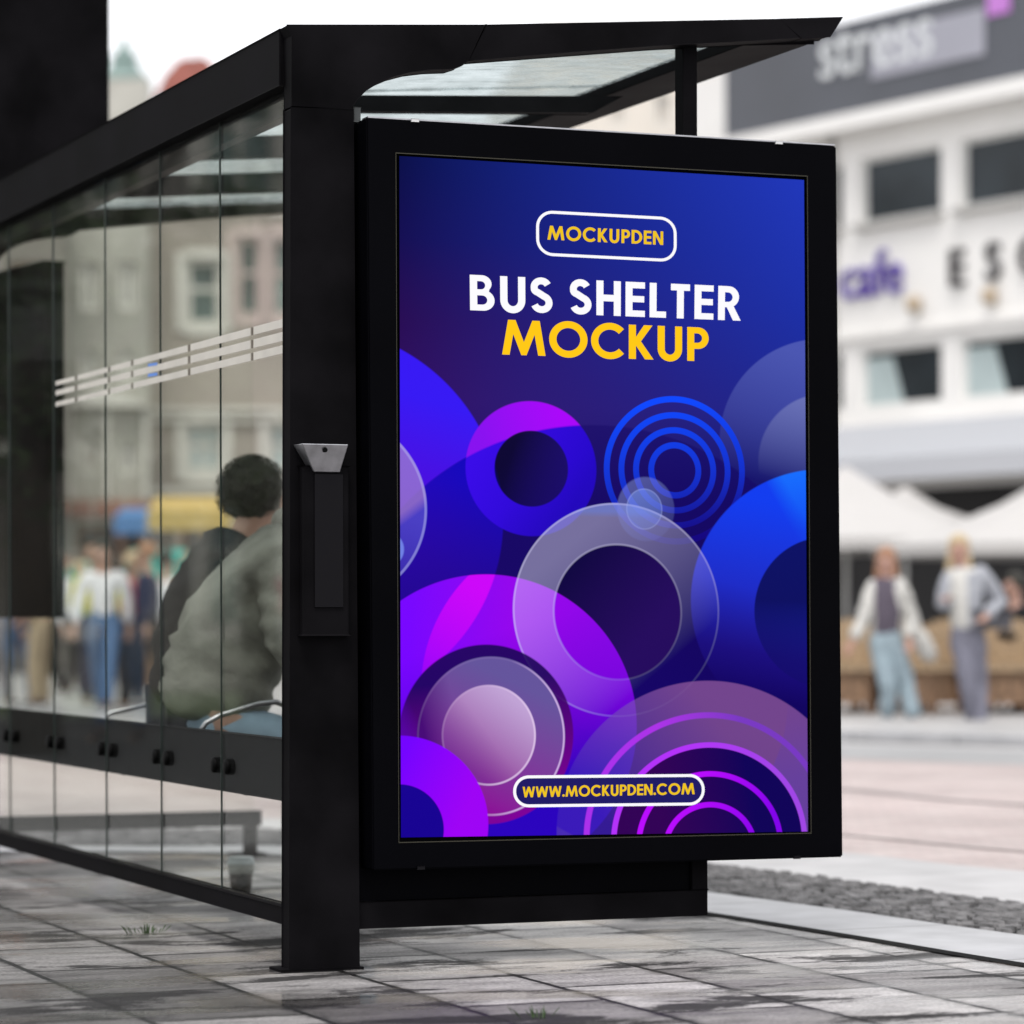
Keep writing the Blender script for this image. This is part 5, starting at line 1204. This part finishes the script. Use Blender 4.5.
for v0, v1 in ((408, 413), (418.5, 422), (488, 494)):  # upper two bands stand in for pale reflections on the glass
    a = fL(150, v1)[1]; b_ = fL(150, v0)[1]; stripbox(LBD, 'string_course_or_reflection', PL, fL(150, 300)[0], fL(500, 300)[0], a, b_, .002, .12, M['stonel'])
# lighter classical house to its left with a pediment
HB0 = at(100, 616, 56.5); dH = dL
def fH(u, v): p = onP(u, v, HB0, nL); return (p-HB0).dot(dL), p.z
def wH(u0, u1, v0, v1): return (fH(u0, 300)[0], fH(u1, 300)[0], fH(u0, v1)[1], fH(u0, v0)[1])
HBD = thing('pediment_house', 'pale house with a small pediment and pilasters left of the stone building', 'building', HB0)
M['stone3'] = mat('pale_greenish_render', (.38, .37, .33), .85, noise=.3, nscale=.35)
hw_ = [wH(80, 100, 440, 474), wH(80, 100, 350, 385), wH(118, 136, 350, 385), wH(118, 138, 440, 474), wH(80, 100, 262, 310), wH(118, 138, 262, 310)]; hs_ = [wH(75, 145, 525, 640)]
w_, PH = facade(HBD, 'wall', HB0, dL, nL, fH(64, 300)[0], fH(149, 300)[0], 0, fH(100, 168)[1], hw_+hs_, M['stone3'])
for i, w in enumerate(hw_): window(HBD, PH, w, M['stonel'], M['rattand'] if i == 0 else M['winglass'], .1, 1)
window(HBD, PH, hs_[0], M['rattand'], M['dark'], .1, 2)
for u0, u1 in ((66, 70), (104, 108), (143, 147)): a = fH(u0, 0)[0]; b_ = fH(u1, 0)[0]; stripbox(HBD, 'pilaster', PH, a, b_, fH(100, 500)[1], fH(100, 408)[1], .002, .18, M['stonel'])
bm = bmesh.new(); zc_ = fH(100, 407)[1]; a = fH(60, 0)[0]; b_ = fH(149, 0)[0]; prism(bm, [PH(a, zc_, .002), PH(b_, zc_, .002), PH((a+b_)/2, fH(100, 388)[1], .002)], nL*.3); fin(bm, 'pediment', M['stonel'], HBD)
stripbox(HBD, 'brick_band', PH, fH(64, 0)[0], fH(149, 0)[0], fH(100, 517)[1], fH(100, 501)[1], .002, .25, M['brick'])
# dark cafe front at far left
KB0 = at(30, 616, 55)
def fK(u, v): p = onP(u, v, KB0, nL); return (p-KB0).dot(dL), p.z
def wK(u0, u1, v0, v1): return (fK(u0, 300)[0], fK(u1, 300)[0], fK(u0, v1)[1], fK(u0, v0)[1])
KBD = thing('dark_cafe', 'dark fronted cafe building with small warm lamps at the far left', 'building', KB0)
kw = [wK(10, 52, 436, 490), wK(-40, -5, 436, 490), wK(10, 52, 350, 400), wK(-35, 55, 525, 650), wK(10, 52, 262, 312)]
w_, PK = facade(KBD, 'wall', KB0, dL, nL, fK(-60, 0)[0], fK(63.5, 0)[0], 0, fK(30, 200)[1], kw, M['stone2'])
for i, w in enumerate(kw): window(KBD, PK, w, M['rattand'], M['dark'] if i != 4 else M['winpale'], .1, 1)
stripbox(KBD, 'brick_band', PK, fK(-60, 0)[0], fK(63.5, 0)[0], fK(30, 512)[1], fK(30, 502)[1], .002, .25, M['brick'])
bm = bmesh.new(); za, zb2 = fK(30, 520)[1], fK(30, 545)[1]; prism(bm, [PK(fK(-55, 0)[0], za, .26), PK(fK(-55, 0)[0], zb2, 1.6), PK(fK(-55, 0)[0], zb2-.2, 1.6), PK(fK(-55, 0)[0], za-.1, .26)], dL*(fK(60, 0)[0]-fK(-55, 0)[0])); fin(bm, 'awning', M['dark'], KBD)
warm = mat('warm_lamp_glow', (.8, .3, .1), .5, emit=(1, .25, .05), es=1.4)
for u, v in ((18, 421), (12, 425), (20, 448), (3, 428)):
    s, z = fK(u, v); bm = bmesh.new(); ball(bm, PK(s, z, .12), .07, .07, .06, 2); fin(bm, 'wall_lamp', warm, KBD, True)

# red roofed house and church spire further off
RH = at(194, 616, 84); HX = rt; 
RHD = thing('red_roofed_house', 'distant house with a rounded red tiled roof showing above the shelter', 'house', RH)
M['redtile'] = mat('red_tiles', (.32, .105, .08), .7, noise=.2, nscale=2); 
def b3(c, s, z): return Vector((c.x, c.y, 0))+rt*s+Vector((0, 0, z))
zr0 = at(182, 125, 84).z; zr1 = at(182, 57, 84).z; wr_ = 46/3360*84
bm = bmesh.new(); box(bm, b3(RH, -wr_, 0), rt*2*wr_, fw*6, Vector((0, 0, zr0))); fin(bm, 'wall', M['cream'], RHD)
bm = bmesh.new()
prof = [(-1.03, 0), (-.9, .3), (-.62, .72), (-.28, .97), (.28, 1.), (.62, .74), (.9, .32), (1.03, 0)]
prism(bm, [b3(RH, x*wr_, zr0+.003+(zr1-zr0)*y) for x, y in prof], fw*6); fin(bm, 'roof', M['redtile'], RHD)
CHP = at(126, 616, 130); zc0 = at(126, 120, 130).z; zc1 = at(126, 82, 130).z; zc2 = at(126, 36, 130).z
CHD = thing('church', 'distant church with a slim green copper spire against the white sky', 'church', CHP)
M['copper'] = mat('green_copper', (.17, .24, .22), .6, noise=.2, nscale=1)
bm = bmesh.new(); box(bm, b3(CHP, -1.0, 0)-fw*1, rt*2.0, fw*2.0, Vector((0, 0, zc1))); fin(bm, 'tower', M['stone3'], CHD)
bm = bmesh.new(); lathe(bm, b3(CHP, 0, zc1+.002), [(1.15, 0), (1.0, .2), (.55, .6), (.5, (zc2-zc1)*.45), (.62, (zc2-zc1)*.5), (.3, (zc2-zc1)*.66), (.04, zc2-zc1)], 8); fin(bm, 'spire', M['copper'], CHD)
bm = bmesh.new(); box(bm, b3(CHP, -9, 0)+fw*2.2, rt*11, fw*14, Vector((0, 0, zc0-1))); fin(bm, 'nave', M['stone3'], CHD)

# market stalls behind the crowd
def stall(u, dep, hw, v0, v1, col, lab):
    c = at(u, 616, dep); z1 = at(u, v0, dep).z; z0 = at(u, v1, dep).z; r = thing('market_stall', lab, 'market stall', Vector((c.x, c.y, 0)), 'market stalls seen through the glass')
    bm = bmesh.new(); A = b3(c, -hw, 0)
    prism(bm, [A+Vector((0, 0, z0)), A+Vector((0, 0, z1))+fw*1.1, A+Vector((0, 0, z0))+fw*2.2], rt*2*hw); fin(bm, 'canopy', col, r)
    prv = bmesh.new(); box(prv, A+Vector((0, 0, z0-.25))-fw*.01, rt*2*hw, -fw*.02, Vector((0, 0, .27))); fin(prv, 'valance', col, r)
    for x in (-hw+.05, hw-.05):
        for y in (.05, 2.1): bm = bmesh.new(); p = b3(c, x, 0)+fw*y; tube(bm, [p, p+Vector((0, 0, z0-.002))], .03, 8); fin(bm, 'post', M['rail'], r)
    bm = bmesh.new(); box(bm, b3(c, -hw+.1, .0)+fw*.3, rt*(2*hw-.2), fw*.7, Vector((0, 0, .9))); bevel(bm, .01); fin(bm, 'counter', M['rattand'], r)
ylw = cloth('yellow_canvas', (.50, .36, .13)); blu = cloth('blue_canvas', (.10, .22, .45)); tea = cloth('teal_canvas', (.03, .38, .32)); slm = cloth('salmon_canvas', (.48, .22, .16))
stall(190, 46, .58, 494, 512, ylw, 'market stall with a yellow canopy left of the dark haired sitter')
stall(136, 49, .32, 506, 517, blu, 'small market stall with a blue canopy beside the yellow one')
stall(150, 43, .36, 548, 560, tea, 'low teal canopied stall above the rose red top')
stall(86, 44, .28, 560, 572, tea, 'small teal canopied stall near the pale house')

# ------------------------------------------------------------------ left side of the street (unseen, added to be mirrored in the glass)
def mir(p): return Vector((2*XG-p.x, p.y, p.z))
def vm(u, v, dep): return mir(at(u, v, dep))
M['added_tree_bark'] = mat('added_tree_bark', (.07, .055, .04), .9, noise=.3, nscale=8, bump=1, bscale=20); M['leaf'] = mat('added_leaf_green', (.045, .075, .022), .6, noise=.5, nscale=1.2); M['added_lawn'] = mat('added_lawn_green', (.09, .13, .05), .9, noise=.3, nscale=2)
def tree(u, dep, hgt, cw, lab, seed):
    rnd = random.Random(seed); b = vm(u, 616, dep); b.z = 0; r = thing('tree', lab, 'tree', b, 'added unseen trees on the left side of the street')
    bm = bmesh.new(); tube(bm, [b, b+Vector((.05, 0, hgt*.3)), b+Vector((-.05, .1, hgt*.6)), b+Vector((0, 0, hgt*.9))], [.2, .16, .1, .03], 10)
    tips = []
    for k in range(11):
        a = rnd.uniform(0, 6.28); z0 = hgt*rnd.uniform(.28, .7); l = cw*rnd.uniform(.5, .95); s_ = b+Vector((0, 0, z0)); e_ = s_+Vector((math.cos(a)*l, math.sin(a)*l, hgt*rnd.uniform(.08, .28)))
        tube(bm, [s_, s_.lerp(e_, .5)+Vector((0, 0, .15)), e_], [.07, .045, .015], 6); tips += [e_, s_.lerp(e_, .6)]
    tips.append(b+Vector((0, 0, hgt*.93)))
    fin(bm, 'added_trunk', M['added_tree_bark'], r, True)
    bm = bmesh.new()
    for t_ in tips:
        for q_ in range(5):
            c = t_+Vector((rnd.gauss(0, .4), rnd.gauss(0, .4), rnd.gauss(0, .35)))
            for k in range(60):
                p = c+Vector((rnd.gauss(0, .24), rnd.gauss(0, .24), rnd.gauss(0, .18))); d = Vector((rnd.uniform(-1, 1), rnd.uniform(-1, 1), rnd.uniform(-.6, .6))).normalized(); e2 = d.orthogonal().normalized()*.035; d *= .085
                bm.faces.new([bm.verts.new(x) for x in (p, p+d*.5+e2, p+d, p+d*.5-e2)])
    fin(bm, 'added_crown', M['leaf'], r)
tree(35, 24, 6.2, 1.5, 'dense street tree nearest the shelter on the left side', 3)
tree(128, 33, 8.0, 1.9, 'taller street tree farther along the left side', 5)
tree(262, 30, 4.6, .9, 'small young street tree on the left side', 8)
SB0 = vm(140, 616, 44); dS_ = Vector((-(rt.x), rt.y, 0)).normalized(); nS = Vector((dS_.y, -dS_.x, 0))
if (CP-SB0).dot(nS) < 0: nS = -nS
SBD = thing('side_building', 'grey stone building with white framed windows on the left side of the street', 'building', SB0)
wins_ = [(x, x+1.0, z, z+1.7) for x in (-5.2, -3.2, -1.2, .8, 2.8, 4.8) for z in (.8, 3.6, 6.4)]
w_, PS = facade(SBD, 'wall', SB0, dS_, nS, -7, 7, 0, 9.6, wins_, M['stone2'])
for w in wins_:
    window(SBD, PS, w, M['stonel'], M['winteal'], .1, 1, .6)
    for (a_, b_, c_, e_) in ((w[0]-.14, w[0]-.002, w[2], w[3]), (w[1]+.002, w[1]+.14, w[2], w[3]), (w[0]-.14, w[1]+.14, w[2]-.14, w[2]-.002)): stripbox(SBD, 'window_surround', PS, a_, b_, c_, e_, .002, .06, M['stonel'])
stripbox(SBD, 'string_course_or_reflection', PS, -7, 7, 3.05, 3.25, .002, .12, M['stonel']); stripbox(SBD, 'string_course_or_reflection', PS, -7, 7, 5.85, 6.0, .002, .12, M['stonel'])
lw = [vm(-200, 616, 33), vm(420, 616, 33), vm(420, 616, 43.5), vm(-200, 616, 43.5)]; sheet('added_lawn', lw, .006, M['added_lawn'])
lw = [Vector((-14, 8, 0)), Vector((XG-2.3, 8, 0)), Vector((XG-2.3, 31.5, 0)), Vector((-14, 31.5, 0))]; sheet('added_dark_road', lw, .003, mat('added_dark_asphalt', (.045, .045, .047), .8, spec=.2, noise=.25, nscale=2, bump=.4, bscale=80))  # unseen asphalt added to darken the ground's reflection in the glass
for u, dep, col_, lab in ((264, 37, 'rose', 'added unseen person in rose red top walking on the left side of the street'), (120, 26, 'black', 'added unseen person in black top walking under the trees on the left side of the street')):
    src = protos[1]; r = src.copy(); COL.objects.link(r); b = vm(u, 616, dep); b.z = .006; r.location = b; r.rotation_euler = (0, 0, u); r['label'] = lab; r['group'] = 'added unseen passers by on the left side of the street'
    for ch in src.children:
        c = ch.copy(); COL.objects.link(c); c.parent = r; c.matrix_parent_inverse = ch.matrix_parent_inverse.copy()
        if ch.name.startswith('jacket'): recolour(c, CC[col_])

# ------------------------------------------------------------------ world and light
w = bpy.data.worlds.new('World'); SC.world = w; w.use_nodes = True; nt = w.node_tree; bg = nt.nodes['Background']
sky = nt.nodes.new('ShaderNodeTexSky'); sky.sky_type = 'NISHITA'; sky.sun_disc = False
SE, SA = R(62), R(-150)
sky.sun_elevation = SE; sky.sun_rotation = SA; sky.air_density = 1.5; sky.dust_density = 3
tc = nt.nodes.new('ShaderNodeTexCoord'); n = nt.nodes.new('ShaderNodeTexNoise'); n.inputs['Scale'].default_value = 2.2; n.inputs['Detail'].default_value = 6
nt.links.new(tc.outputs['Generated'], n.inputs['Vector'])
mrn = nt.nodes.new('ShaderNodeMapRange'); mrn.inputs['From Min'].default_value = .3; mrn.inputs['From Max'].default_value = .7; mrn.inputs['To Min'].default_value = .88; mrn.inputs['To Max'].default_value = .97
nt.links.new(n.outputs['Fac'], mrn.inputs['Value'])
mx = nt.nodes.new('ShaderNodeMix'); mx.data_type = 'RGBA'; nt.links.new(mrn.outputs[0], mx.inputs[0]); nt.links.new(sky.outputs[0], mx.inputs[6]); mx.inputs[7].default_value = (9.6, 9.6, 9.9, 1)
nt.links.new(mx.outputs[2], bg.inputs['Color']); bg.inputs['Strength'].default_value = .11
sn = bpy.data.lights.new('sun', 'SUN'); sn.energy = 1.5; sn.angle = R(18); sn.color = (1, .97, .93)
so = bpy.data.objects.new('sun', sn); COL.objects.link(so)
dirv = Vector((math.sin(SA)*math.cos(SE), math.cos(SA)*math.cos(SE), math.sin(SE)))
so.rotation_euler = dirv.to_track_quat('Z', 'Y').to_euler()
SC.view_settings.view_transform = 'Standard'; SC.view_settings.look = 'None'; SC.view_settings.exposure = EXPO; SC.view_settings.gamma = 1
SC.render.engine = 'CYCLES'; SC.cycles.transparent_max_bounces = 24; SC.cycles.max_bounces = 8
SC.render.resolution_x = SC.render.resolution_y = 1024
